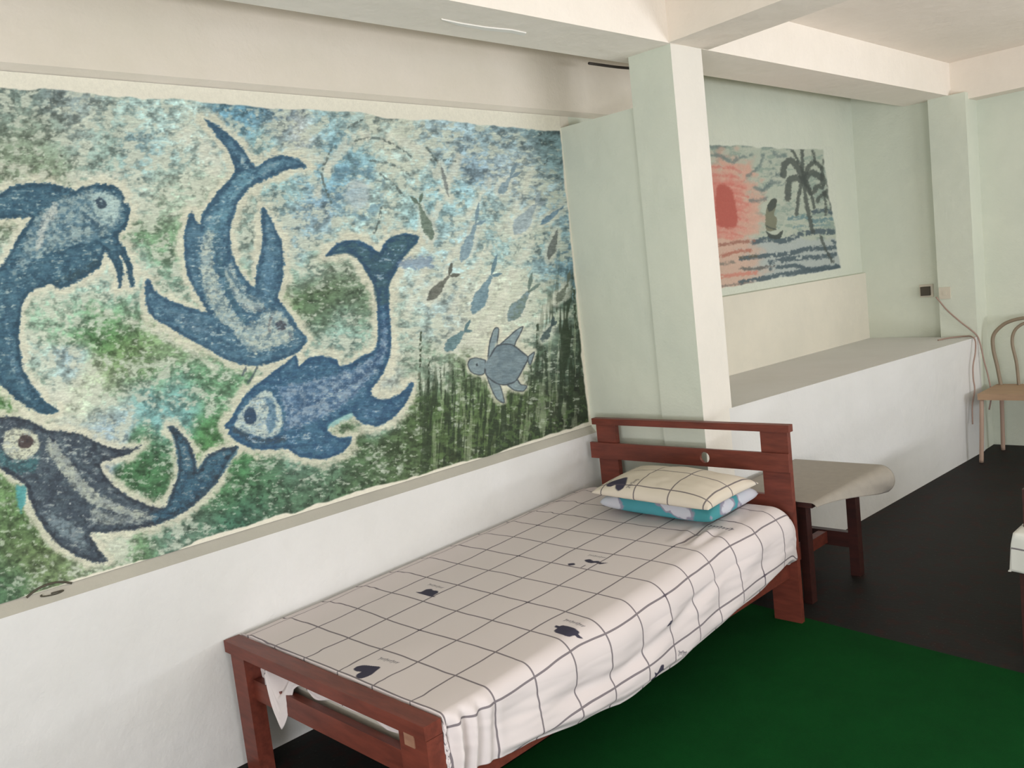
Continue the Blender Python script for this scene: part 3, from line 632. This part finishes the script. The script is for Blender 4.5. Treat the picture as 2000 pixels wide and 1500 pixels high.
# ------------------------------------------------------------------ rug
M_RUG = material('green_carpet', rgb(16, 92, 44), 0.95, 0.1); t = NT(M_RUG); co = t.obj()
t.l(t.mix(t.noise(5, 6, co, .7), rgb(4, 52, 18), rgb(7, 72, 27)), t.b.inputs['Base Color'])
t.bump(t.noise(400, 2, co), 0.6, 0.004)
bm = bmesh.new(); rl = [(-1.96, -0.6), (1.4, -0.6), (1.4, 2.90), (-0.876, 3.12), (-1.42, 3.176), (-1.97, 3.245)]
hexa(bm, [(x, y, 0.0005) for x, y in rl], [(x, y, 0.007) for x, y in rl])
tag(from_bm('carpet', bm, M_RUG, bevel=0.002), 'dark green carpet spread on the charcoal floor beside the bed', 'carpet')

# ------------------------------------------------------------------ bed
bed = empty('single_bed', (-2.2, 2.2, 0))
tag(bed, 'red-brown wooden single bed frame standing along the mural wall', 'bed')
BX0, BX1 = -2.728, -1.688
HX0 = -2.668
YFB, YFK = 1.226, 1.282
YH0, YH1 = 3.150, 3.176
box('footboard', BX0, BX1, YFB, YFK, 0.402, 0.442, M_WOOD, bed, bevel=.004)
for (a, b) in ((-2.695, -2.61), (-1.80, BX1)): box('leg', a, b, YFB + .002, YFK, 0, 0.403, M_WOOD, bed, bevel=.004)
box('rail', -2.62, -1.79, YFB + .025, YFK - .004, 0.255, 0.325, M_WOOD, bed, bevel=.003)
box('worn_patch', -1.775, -1.735, YFB - .0012, YFB + .004, .372, .405, M_WOODEND, bed)
hp = .125
for (a, b) in ((HX0, HX0 + .118), (BX1 - hp, BX1)): box('post', a + .006, b, YH0, YH1, .007, .800, M_WOOD, bed, bevel=.003)
box('head_cap', HX0 - .012, BX1 + .012, YH0 - .008, YH1, .797, .826, M_WOOD, bed, bevel=.003)
# middle board with a round finger hole
def board_with_hole(x0, x1, z0, z1, y0, y1, cx, cz, r):
    bm = bmesh.new(); N = 32
    def ring(y):
        c = [bm.verts.new((cx + r * math.cos(2 * math.pi * k / N), y, cz + r * math.sin(2 * math.pi * k / N))) for k in range(N)]
        o = []
        for k in range(N):
            a = 2 * math.pi * k / N; dx, dz = math.cos(a), math.sin(a); h = (z1 - z0) / 2
            s = min(h / max(abs(dx), 1e-6), h / max(abs(dz), 1e-6)); zc = (z0 + z1) / 2
            o.append(bm.verts.new((cx + dx * s, y, zc + dz * s)))
        return c, o
    c0, o0 = ring(y0); c1, o1 = ring(y1)
    for k in range(N):
        j = (k + 1) % N
        bm.faces.new((c0[k], c0[j], o0[j], o0[k])); bm.faces.new((c1[j], c1[k], o1[k], o1[j])); bm.faces.new((c0[j], c0[k], c1[k], c1[j])); bm.faces.new((o0[k], o0[j], o1[j], o1[k]))
    h = (z1 - z0) / 2
    boxbm(bm, x0, cx - h, y0, y1, z0, z1); boxbm(bm, cx + h, x1, y0, y1, z0, z1)
    return bm
bmh = board_with_hole(HX0 - .03, BX1 + .004, .636, .712, YH0 - .014, YH0 + .001, -2.069, .675, .024)
from_bm('head_rail', bmh, M_WOOD, bed)
box('head_rail', HX0 + .1, BX1 - .12, YH0 + .002, YH1 - .002, .47, .535, M_WOOD, bed, bevel=.003)
box('side_rail', BX1 - .065, BX1 - .035, YFK, YH0, 0.195, 0.285, M_WOOD, bed, bevel=.003)
box('side_rail', BX0 + .03, BX0 + .06, YFK, YH0, 0.195, 0.30, M_WOOD, bed, bevel=.003)
for k in range(9):
    y = 1.40 + k * .205; box('slat', BX0 + .06, BX1 - .075, y, y + .09, .275, .295, M_WOODEND, bed)
adopt(bed)
# mattress
M_MAT = material('mattress_ticking', rgb(190, 184, 172), .9)
bm = bmesh.new(); boxbm(bm, -2.71, -1.72, 1.30, 3.14, .297, .437)
mt = from_bm('mattress', bm, M_MAT, bevel=.03, seg=3); tag(mt, 'thin foam mattress lying under the checked sheet on the bed', 'mattress')

# sheet
def sheet_material(name, base):
    m = material(name, base, .85, .2); t = NT(m)
    a = t.n('ShaderNodeAttribute', attribute_name='paint'); uv = t.n('ShaderNodeUVMap').outputs[0]
    sp = t.n('ShaderNodeSeparateXYZ'); t.l(uv, sp.inputs[0])
    # uv measured in checks
    def lines(c, w):
        f = t.math('SUBTRACT', c, t.math('FLOOR', c)); f = t.math('ABSOLUTE', t.math('SUBTRACT', f, .5)); f = t.math('SUBTRACT', .5, f)
        return t.math('LESS_THAN', f, w), f
    u, fu = lines(sp.outputs[0], .019); v_, fv = lines(sp.outputs[1], .019)
    ln = t.math('MAXIMUM', u, v_)
    c0 = t.mix(t.math('MULTIPLY', ln, .82), a.outputs['Color'], rgb(88, 80, 88))
    t.l(c0, t.b.inputs['Base Color'])
    n = t.noise(700, 2, t.obj()); t.bump(n, .06, .002)
    return m
SHEET = np.array(s2l((214, 205, 203)))
INK = s2l((62, 60, 76))
def ink(C, U, V, shapes, col, soft=.006):
    P = Painter(U, V, C); 
    for s_ in shapes:
        kind, pts, w = s_
        if kind == 'fill':
            p = spline(pts, True, 3); i = P.sub(p, .05); d = P.dist(i, p, True); P.put(i, col, 1 - sst(-soft, soft, d))
        else:
            p = np.array(pts, float); i = P.sub(p, .1); d = P.dist(i, p, False); P.put(i, col, (1 - sst(w / 2 - soft, w / 2 + soft, d)) * .85)
    return P.C
def script(x, y, s, n=7, ang=0):
    """a line of running handwriting"""
    pts = []
    for k in range(n * 6 + 1):
        t = k / 6.0; pts.append((t * s * 1.0 + math.sin(t * 2 * math.pi) * s * .35, math.sin(t * 2 * math.pi + .8) * s * (.55 if int(t) % 3 else 1.0)))
    c, q = math.cos(ang), math.sin(ang)
    return [(x + a * c - b * q, y + a * q + b * c) for a, b in pts]
def cell(shape, cu, cv, ang=0, sc=1):
    c, q = math.cos(ang), math.sin(ang)
    return [(cu + (a * c - b * q) * sc, cv + (a * q + b * c) * sc) for a, b in shape]
HEART = [(0,-.26),(.12,-.14),(.24,0),(.26,.13),(.18,.2),(.07,.18),(0,.1),(-.07,.18),(-.18,.2),(-.26,.13),(-.24,0),(-.12,-.14)]
POT = [(-.24,.1),(-.2,.17),(0,.19),(.2,.17),(.24,.1),(.36,.12),(.3,.02),(.22,0),(.2,-.12),(.1,-.18),(-.1,-.18),(-.2,-.12),(-.22,0),(-.3,.02),(-.32,.1)]
HAT = [(-.32,-.12),(-.2,-.14),(.2,-.14),(.32,-.1),(.22,-.06),(.2,.12),(.1,.2),(0,.16),(-.1,.2),(-.2,.12),(-.2,-.06)]
MASK = [(-.28,.04),(-.2,.14),(-.06,.08),(.04,.12),(.18,.06),(.32,.1),(.2,-.04),(.06,.0),(-.04,-.06),(-.18,-.04)]
nu, nv = 520, 760
LT, DF = 1.0, 0.12
v1 = np.linspace(-DF, 3.142 - 1.288, nv)
u1 = np.linspace(0, 1, nu)
U, V = np.meshgrid(u1, v1, indexing='ij')
y0 = 1.288
yc = y0 + np.maximum(V, 0)
foot = np.maximum(-V, 0)
bulge = np.exp(-((yc - 2.05) / .42) ** 2)
xe = -1.675 + .035 * bulge + .006 * np.sin(yc * 5.0) + .008 * sst(2.6, 3.0, yc)
r = .035 + .055 * sst(1.3, 2.0, yc)
def hem(y): return np.interp(y, [1.28, 1.34, 1.41, 1.617, 1.954, 2.328, 2.463, 2.773, 3.0, 3.106, 3.15], [.24, .260, .262, .232, .190, .190, .200, .232, .262, .275, .29])
ztop = .447 + .034 * (yc - 1.288) 
xl = -2.722
flat = (xe - r) - xl; arc = r * math.pi / 2
drop = np.maximum(ztop - r - hem(yc), .02)
Ltot = flat + arc + drop
S_ = U * Ltot
# finer sampling near the edge
th = np.clip((S_ - flat) / r, 0, math.pi / 2)
dn = np.clip(S_ - flat - arc, 0, None)
X = np.where(S_ < flat, xl + S_, xe - r + r * np.sin(th)); Z = ztop - r * (1 - np.cos(th)) - dn
# gentle softness of the top and folds of the side
top_m = 1 - sst(0, .06, S_ - flat + .05)
Z += top_m * (.004 * (fbm(X * 3, yc * 3, 5, 3) - .5) * 2 + .0)
Z -= top_m * .012 * sst(.07, 0, X - xl)
sd = sst(0, .08, S_ - flat)
wr = (fbm(yc * 3.1 + dn * 7, dn * 13 - yc * 1.6, 9, 3) - .5)
X += sd * wr * .022
fold = np.exp(-((dn - (.06 + (yc - 1.7) * -.04 + .03 * np.sin(yc * 4))) / .022) ** 2) * sst(1.55, 1.8, yc) * (1 - sst(2.6, 2.9, yc))
X -= sd * fold * .014
X += sd * .003 * np.sin(yc * 23 + dn * 30)
# hem tucks in under the mattress
tk = sst(.8, 1.0, dn / drop); X -= tk * .03 * sst(1.35, 1.6, yc)
# bunched corner at the foot
cf = (1 - sst(1.30, 1.50, yc)) * sd; X += cf * (.016 * np.sin(yc * 120 + dn * 12) - .006); Z += cf * .002 * np.sin(yc * 90)
# puckers near head
hd = sst(2.62, 2.8, yc) * (1 - sst(3.0, 3.12, yc)) * sst(-2.1, -1.75, X); Z += top_m * hd * .010 * (fbm(X * 16 + yc * 8, yc * 9, 15, 2) - .4)
hh = sst(2.55, 2.62, yc) * (1 - sst(2.70, 2.78, yc)) * sst(-1.95, -1.8, X) * top_m; Z += hh * .012 * np.sin(X * 70 + yc * 10)
# head end rounds down
he = sst(3.06, 3.142, yc); Z -= he * he * .03 * 1
X -= he * he * sd * .012
# foot end drops behind the footboard
fdrop = foot * (1 + 0 * X)
Z -= fdrop
Yv = yc + (fbm(X * 12, foot * 60, 8, 3) - .5) * .016 * (foot > .012) - .052 * np.exp(-((X + 2.47) / .10) ** 2) * sst(.045, .075, foot)
ff = sst(0, .05, foot)
Yv = Yv - 0
low = np.minimum(Z, 9)
hz = .35 - .05 * (fbm(X * 7, X * 0, 33, 3) - .2) - .10 * np.clip(1 - np.abs(X + 2.445) / .06, 0, 1) - .05 * np.exp(-((X + 2.56) / .03) ** 2) + .03 * np.sin(X * 42) * sst(-2.2, -2.4, X)
Zf = ztop - foot / DF * np.maximum(ztop - hz, .05)
Z = np.where((foot > 0) & (S_ < flat), Zf, Z)
Z = np.where((foot > 0) & (S_ >= flat), np.maximum(Z, .20), Z)
P3 = np.stack([X, Yv, Z], -1)
# pattern coordinates in checks: c0 line at u=0
us = (xl + S_ - .035 * bulge * .9 + 1.652) / .17      # 0 at the edge line, negative to the wall
us = us + .17 * sst(1.45, 1.9, yc)
vs = (y0 + V - 1.450) / .156
us = us + (fbm(X * 5, yc * 5, 81, 3) - .5) * .10 + (fbm(X * 22, yc * 22, 83, 2) - .5) * .10 * (sst(-2.45, -2.65, X) + sst(1.42, 1.30, yc))
vs = vs + (fbm(X * 5, yc * 5, 82, 3) - .5) * .12 + (fbm(X * 22, yc * 22, 84, 2) - .5) * .14 * (sst(-2.5, -2.66, X) + sst(2.6, 2.8, yc))
C = np.tile(SHEET, (nu * nv, 1)).astype(float)
ur, vr = us.ravel(), vs.ravel()
sh = []
def nodes():
    for row, c0_ in ((1, -3), (3, -2), (5, 0), (7, -1), (9, -3)):
        for k in range(-2, 3):
            cu = c0_ + 4 * k
            if -7 < cu < 2: yield cu, row
for cu, row in nodes():
    sh.append(('fill', [(cu - .1, row), (cu - .02, row + .02), (cu, row + .1), (cu + .02, row + .02), (cu + .1, row), (cu + .02, row - .02), (cu, row - .1), (cu - .02, row - .02)], 0))
sh += [('fill', cell(HEART, -2.55, -.72, 2.6, 1.0), 0), ('fill', [(.55 + a * .18 - .02, 4.9 + b * .5) for a, b in HEART], 0), ('fill', cell(HAT, -4.22, 2.38, 0, .9), 0), ('fill', cell(POT, -.42, 2.34, 0, .95), 0), ('fill', cell(MASK, -2.12, 5.40, 0, 1.0), 0),
       ('fill', cell([(-.12,-.1),(-.02,-.02),(-.1,.06),(-.2,-.02)], -2.40, 5.12, 0, 1), 0), ('line', cell([(0,.05),(0,-.1)], -2.2, 5.14), .03),
       ('line', script(-.95, 8.55, .085, 7), .03), ('fill', cell(HAT, 1.35, 4.4, .6, .9), 0), ('line', script(1.2, 5.1, .05, 6, 1.2), .02),
       ('line', script(-2.72, -.28, .05, 9, .1), .014), ('line', script(-4.6, 2.72, .05, 9), .014), ('line', script(-.75, 2.7, .05, 9), .016), ('line', script(-2.5, 5.75, .05, 9), .012)]
C = ink(C, ur, vr, sh, INK)
# bright vein of the leaf-shaped heart
M_SHEET = sheet_material('checked_cotton', rgb(222, 212, 208))
sho = grid('bed_sheet', P3, M_SHEET, uv=np.stack([us + 100, vs + 100], -1), col=C, solid=.003)
tag(sho, 'pinkish white checked bed sheet tucked over the mattress of the bed by the mural', 'bed sheet')

# pillows
def pillow(name, c, h, zc, mat, uvf, paint=None, dir_=0, puff=.55, n=90, corner=.03, tilt=0, low=.42):
    """c: four corners fl, fr, br, bl (x,y) ; closed cushion of thickness h"""
    a = np.linspace(-1, 1, n); A, B = np.meshgrid(a, a, indexing='ij')
    c = np.array(c, float)
    pin = 1 - corner * 2 * (1 - np.minimum(np.abs(A), np.abs(B)) ** 2) * (np.maximum(np.abs(A), np.abs(B)) ** 6)
    A2 = A * (1 - .05 * (1 - B ** 2) * A ** 2); B2 = B * (1 - .06 * (1 - A ** 2) * B ** 2)
    s = (A2 + 1) / 2; t = (B2 + 1) / 2
    XY = (c[0] * ((1 - s) * (1 - t))[..., None] + c[1] * (s * (1 - t))[..., None] + c[2] * (s * t)[..., None] + c[3] * ((1 - s) * t)[..., None])
    prof = ((1 - np.abs(A) ** 3.2) * (1 - np.abs(B) ** 2.8)) ** puff
    bmp = (fbm(A * 2 + 3, B * 2, 3, 3) - .5) * .018 * prof
    up = zc + h * .58 * prof + bmp + tilt * B; lo = zc - h * low * prof + tilt * B
    Pu = np.dstack([XY, up]); Pl = np.dstack([XY, lo])
    me = bpy.data.meshes.new(name)
    vt = np.concatenate([Pu.reshape(-1, 3), Pl.reshape(-1, 3)])
    i = np.arange(n * n).reshape(n, n); q = np.stack([i[:-1, :-1], i[1:, :-1], i[1:, 1:], i[:-1, 1:]], -1).reshape(-1, 4)
    q = np.concatenate([q, q[:, ::-1] + n * n])
    me.from_pydata(vt.tolist(), [], q.tolist()); me.update()
    uv = uvf(A, B); uvv = np.concatenate([uv.reshape(-1, 2)] * 2)
    l = me.uv_layers.new(name='UVMap'); l.data.foreach_set('uv', uvv[q.ravel()].astype(np.float32).ravel())
    if paint is not None:
        col = paint(uv[..., 0].ravel(), uv[..., 1].ravel()); att = me.color_attributes.new('paint', 'FLOAT_COLOR', 'POINT')
        c4 = np.ones((2 * n * n, 4), np.float32); c4[:, :3] = np.concatenate([col, col]); att.data.foreach_set('color', c4.ravel())
    o = link(name, me, mat, None, True)
    bm = bmesh.new(); bm.from_mesh(me); bmesh.ops.remove_doubles(bm, verts=bm.verts, dist=1e-5); bm.to_mesh(me); bm.free()
    return o
M_TEAL = material('turquoise_floral_cotton', rgb(70, 160, 165), .85); t = NT(M_TEAL); co = t.obj()
mp = t.n('ShaderNodeMapping'); mp.inputs['Scale'].default_value = (1, 1, 1.4); t.l(co, mp.inputs[0])
v = t.n('ShaderNodeTexVoronoi'); v.inputs['Scale'].default_value = 6.5; v.inputs['Randomness'].default_value = 1.0; t.l(mp.outputs[0], v.inputs['Vector'])
dd = t.math('ADD', v.outputs['Distance'], t.math('MULTIPLY', t.noise(18, 3, co), .4))
patch = t.ramp(dd, [(.68, (1, 1, 1, 1)), (.71, (0, 0, 0, 1))]); ringm = t.ramp(dd, [(.64, (0, 0, 0, 1)), (.68, (1, 1, 1, 1)), (.74, (1, 1, 1, 1)), (.78, (0, 0, 0, 1))])
selp = t.ramp(v.outputs['Color'], [(.18, (0, 0, 0, 1)), (.24, (1, 1, 1, 1))])
bs = t.mix(t.noise(6, 2, co), rgb(66, 140, 140), rgb(84, 158, 176))
pc_ = t.mix(t.noise(14, 2, co), rgb(186, 196, 204), rgb(206, 200, 208))
c1_ = t.mix(t.math('MULTIPLY', ringm, .6), bs, rgb(176, 138, 160)); c2_ = t.mix(t.math('MULTIPLY', patch, selp), c1_, pc_)
t.l(c2_, t.b.inputs['Base Color'])
p2 = pillow('pillow', [(-2.36, 2.765), (-1.795, 2.730), (-1.815, 3.115), (-2.38, 3.13)], .100, .545, M_TEAL, lambda A, B: np.dstack([A, B]), corner=.02, puff=.30)
tag(p2, 'turquoise floral pillow, lower of the two stacked at the headboard', 'pillow')
def pil_paint(u, v):
    C = np.tile(s2l((212, 202, 186)), (len(u), 1)).astype(float)
    shp = [('fill', cell(HEART, .38, .10, 2.9, 1.2), 0), ('line', script(.78, -.1, .06, 7, 1.35), .02)]
    return ink(C, u, v, shp, INK, .012)
p1 = pillow('pillow', [(-2.345, 2.70), (-1.755, 2.655), (-1.775, 3.055), (-2.40, 3.10)], .108, .606, sheet_material('checked_cotton_pillowcase', rgb(226, 218, 204)),
            lambda A, B: np.dstack([(A + 1) / 2 * 3.45 - .30, (B + 1) / 2 * 2.3 - .22]), pil_paint, corner=.015, n=140, puff=.46, tilt=.0, low=.24)
tag(p1, 'cream checked pillow, upper of the two stacked at the headboard', 'pillow')

# ------------------------------------------------------------------ table behind headboard
M_MATG = material('grey_vinyl_cover', rgb(150, 142, 130), .6, .3); t = NT(M_MATG); co = t.obj()
t.l(t.mix(t.noise(30, 4, co), rgb(142, 136, 126), rgb(158, 150, 138)), t.b.inputs['Base Color']); t.bump(t.noise(250, 2, co), .25, .003)
tb = empty('side_table', (-1.95, 3.5, 0)); tag(tb, 'low dark wooden table standing between the headboard and the ledge', 'table')
TX1 = -1.64
box('table_top', -2.045, TX1, 3.215, 3.86, .475, .497, M_DWOOD, tb, bevel=.003)
for (x, y) in ((-1.785, 3.37), (-1.757, 3.77), (-2.035, 3.37), (-2.035, 3.77)):
    box('leg', x - .0, x + (.036 if y < 3.5 else .044), y, y + .045, 0, .475, M_DWOOD, tb, bevel=.003)
box('stretcher', -2.0, -1.74, 3.775, 3.81, .13, .20, M_DWOOD, tb, bevel=.002)
box('stretcher', -1.90, -1.86, 3.40, 3.78, .14, .195, M_WOOD, tb, bevel=.002)
box('apron', -2.04, -1.70, 3.78, 3.80, .43, .475, M_DWOOD, tb)
adopt(tb)
# stiff cover whose far corner curls
n1, n2 = 70, 60
a = np.linspace(0, 1, n1); b = np.linspace(0, 1, n2); A, B = np.meshgrid(a, b, indexing='ij')   # A across to the edge, B along y
yv = 3.205 + B * .68
over = .035 + .135 * B ** 1.5
flatw = TX1 - (-2.05)
L = flatw + over; S2 = A ** .8 * L
rr = .03 + .035 * B ** 2
th = np.clip((S2 - flatw) / rr, 0, 1.15 + 1.2 * B ** 3)
tmax = 1.15 + 1.2 * B ** 3; rest = np.clip(S2 - flatw - rr * tmax, 0, None)
Xc = np.where(S2 < flatw, -2.05 + S2, TX1 + rr * np.sin(th) + rest * np.cos(tmax)); Zc = .5 - np.where(S2 < flatw, 0, rr * (1 - np.cos(th)) + rest * np.sin(tmax))
Zc += .002
cv = grid('table_cover', np.stack([Xc, yv, Zc], -1), M_MATG, solid=.003)
tag(cv, 'grey vinyl cover draped on the low table, its far corner curling down', 'table cover')

# ------------------------------------------------------------------ socket, plate, cords
sk = empty('wall_socket', (-2.3, 6.46, 1.11)); tag(sk, 'small dark-faced wall socket beside the alcove corner above the ledge', 'socket')
M_PL = material('ivory_plastic', rgb(206, 198, 180), .5); M_DK = material('dark_plastic', rgb(74, 68, 58), .6)
bm = bmesh.new(); boxbm(bm, -2.36, -2.27, 6.455, 6.471, 1.075, 1.165); from_bm('plate', bm, M_PL, sk, bevel=.003)
bm = bmesh.new(); boxbm(bm, -2.345, -2.285, 6.428, 6.456, 1.088, 1.150); pl = from_bm('plug', bm, M_DK, sk, bevel=.006)
adopt(sk)
sw = empty('wall_switch', (-2.16, 6.395, 1.1)); tag(sw, 'ivory switch plate on the pillar right of the dark socket', 'switch')
bm = bmesh.new(); boxbm(bm, -2.208, -2.135, 6.390, 6.401, 1.06, 1.14); from_bm('plate', bm, M_PL, sw, bevel=.003)
bm = bmesh.new(); boxbm(bm, -2.182, -2.162, 6.386, 6.392, 1.085, 1.115); from_bm('rocker', bm, M_PL, sw, bevel=.002)
adopt(sw)
M_CORD = material('pale_pink_cord', rgb(158, 134, 122), .6)
c1 = [at(x, y, 1, 6.375) for x, y in ((1828, 580), (1838, 592), (1850, 606), (1875, 628), (1905, 652), (1914, 670), (1922, 705), (1930, 735), (1936, 770), (1932, 800))]
tag(tube('power_cord', c1, .005, M_CORD), 'pinkish power cord drooping from the switch plate to behind the chair', 'cord')
c2 = [(-2.159, 6.18, .800), (-2.12, 6.30, .800), (-2.05, 6.36, .800), (-1.985, 6.30, .802), (-1.955, 6.27, .775), (-1.95, 6.24, .70), (-1.955, 6.20, .62), (-1.955, 6.19, .54), (-1.95, 6.19, .46), (-1.96, 6.16, .36), (-1.955, 6.13, .24)]
tag(tube('power_cord', c2, .005, M_CORD), 'thin cord lying on the ledge end and dangling over its edge', 'cord')

# ------------------------------------------------------------------ chair
M_TUBE = material('worn_beige_metal_tube', rgb(138, 124, 104), .5, .4); M_LEG = material('pale_pink_metal_leg', rgb(176, 150, 132), .55, .3)
M_SEAT = wood('beige_plywood', rgb(176, 146, 116), rgb(160, 132, 106), .6)
ch = empty('chair', (-1.65, 6.25, 0)); tag(ch, 'beige tubular metal chair against the far wall beside the ledge', 'chair')
bm = bmesh.new(); boxbm(bm, -1.895, -1.42, 6.06, 6.47, .415, .455); from_bm('seat', bm, M_SEAT, ch, bevel=.012, seg=3)
xc = -1.655
def mir(pts): return pts + [(2 * xc - p[0], p[1], p[2]) for p in pts[::-1]]
tube('backrest_frame', mir([(-1.862, 6.44, .44), (-1.880, 6.445, .57), (-1.902, 6.45, .70), (-1.897, 6.455, .79), (-1.84, 6.46, .855), (-1.776, 6.46, .884), (-1.70, 6.46, .897)]), .012, M_TUBE, ch)
tube('backrest_frame', mir([(-1.752, 6.43, .44), (-1.761, 6.435, .60), (-1.782, 6.44, .73), (-1.771, 6.445, .805), (-1.735, 6.45, .848), (-1.69, 6.455, .866)]), .010, M_TUBE, ch)
tube('leg', [(-1.878, 6.085, .42), (-1.885, 6.075, .2), (-1.895, 6.07, .0)], .013, M_LEG, ch)
tube('leg', [(-1.43, 6.085, .42), (-1.425, 6.075, .2), (-1.415, 6.07, .0)], .013, M_LEG, ch)
tube('leg', [(-1.862, 6.44, .42), (-1.868, 6.45, .2), (-1.875, 6.46, .0)], .013, M_LEG, ch)
tube('leg', [(-1.448, 6.44, .42), (-1.442, 6.45, .2), (-1.435, 6.46, .0)], .013, M_LEG, ch)
adopt(ch)

# ------------------------------------------------------------------ neighbouring bed at the right edge
b2 = empty('single_bed', (-0.5, 4.2, 0)); tag(b2, 'dark wooden bed cut off by the right picture edge', 'bed')
box('leg', -.918, -.85, 3.275, 3.33, 0, .30, M_DWOOD, b2, bevel=.004)
box('post', -.918, -.86, 3.345, 3.40, .0, .585, M_DWOOD, b2, bevel=.004)
box('leg', .05, .12, 3.275, 3.33, 0, .30, M_DWOOD, b2, bevel=.004)
box('leg', -.90, -.84, 5.05, 5.10, 0, .45, M_DWOOD, b2, bevel=.004)
box('leg', .05, .12, 5.05, 5.10, 0, .45, M_DWOOD, b2, bevel=.004)
box('rail', -.90, .10, 3.285, 3.32, .22, .30, M_DWOOD, b2, bevel=.003)
box('side_rail', -.90, -.87, 3.33, 5.06, .22, .30, M_DWOOD, b2, bevel=.003)
box('side_rail', .07, .10, 3.33, 5.06, .22, .30, M_DWOOD, b2, bevel=.003)
adopt(b2)
n1, n2 = 120, 160
a = np.linspace(0, 1, n1); b = np.linspace(0, 1, n2); A, B = np.meshgrid(a, b, indexing='ij')
# draped: centre plane with dropping rims
sx = -.16 + A * 1.36; sy = -.14 + B * 2.1
px_ = np.clip(sx, 0, 1.04); py_ = np.clip(sy, 0, 1.80); dx_ = np.abs(sx - px_); dy_ = np.abs(sy - py_); dr = np.hypot(dx_, dy_)
Xs = -.93 + px_ + np.sign(sx - px_) * dx_ * .08; Ys = 3.26 + py_ + np.sign(sy - py_) * dy_ * .08
Zs = .448 - np.clip(dr, 0, .136); rim = sst(0, .05, dr)
Xs += rim * .006 * np.sin(Ys * 40); Ys += rim * .006 * np.sin(Xs * 45)
s2 = grid('bed_sheet', np.stack([Xs, Ys, Zs], -1), sheet_material('checked_cotton_pale', rgb(214, 212, 204)), uv=np.stack([sx / .17 + .15, sy / .156 + 100.35], -1), col=np.tile(s2l((214, 214, 206)), (n1 * n2, 1)), solid=.003)
tag(s2, 'pale checked sheet corner hanging over the bed at the right edge', 'bed sheet')
bm = bmesh.new(); boxbm(bm, -.92, .10, 3.27, 5.04, .305, .440); tag(from_bm('mattress', bm, M_MAT, bevel=.02), 'mattress under the pale sheet of the bed at the right edge', 'mattress')

# ------------------------------------------------------------------ signature
SIG = [[(52, 1167), (60, 1160), (72, 1151), (84, 1145), (98, 1140), (112, 1137), (127, 1137), (140, 1139)], [(82, 1162), (80, 1165), (92, 1164), (106, 1161), (118, 1157), (124, 1153), (118, 1154), (100, 1159)]]
def on_sill(x, y):
    p = at(x, y, 0, XM + .001)
    if p[2] >= ZS: return p
    k = (XL - XM) / (ZS - ZS2)                 # sloping sill: x = XM + k (ZS - z)
    d = RM @ np.array([(x - 1000) / FPX, -(y - 750) / FPX, -1.0])
    t_ = (XM + k * ZS - k * CP[2] - CP[0]) / (d[0] + k * d[2])
    return CP + t_ * d
sg = empty('signature', (XM, .8, ZS)); sg.parent = mur
sg['label'] = 'brown hand-drawn signature at the bottom left of the mural'
for pts, w in ((SIG[0], .0034), (SIG[1], .0022)):
    tube('stroke', [on_sill(*p) for p in pts], w, M_INK, sg, seg=6, sub=3)
sg.location = (0, 0, 0)
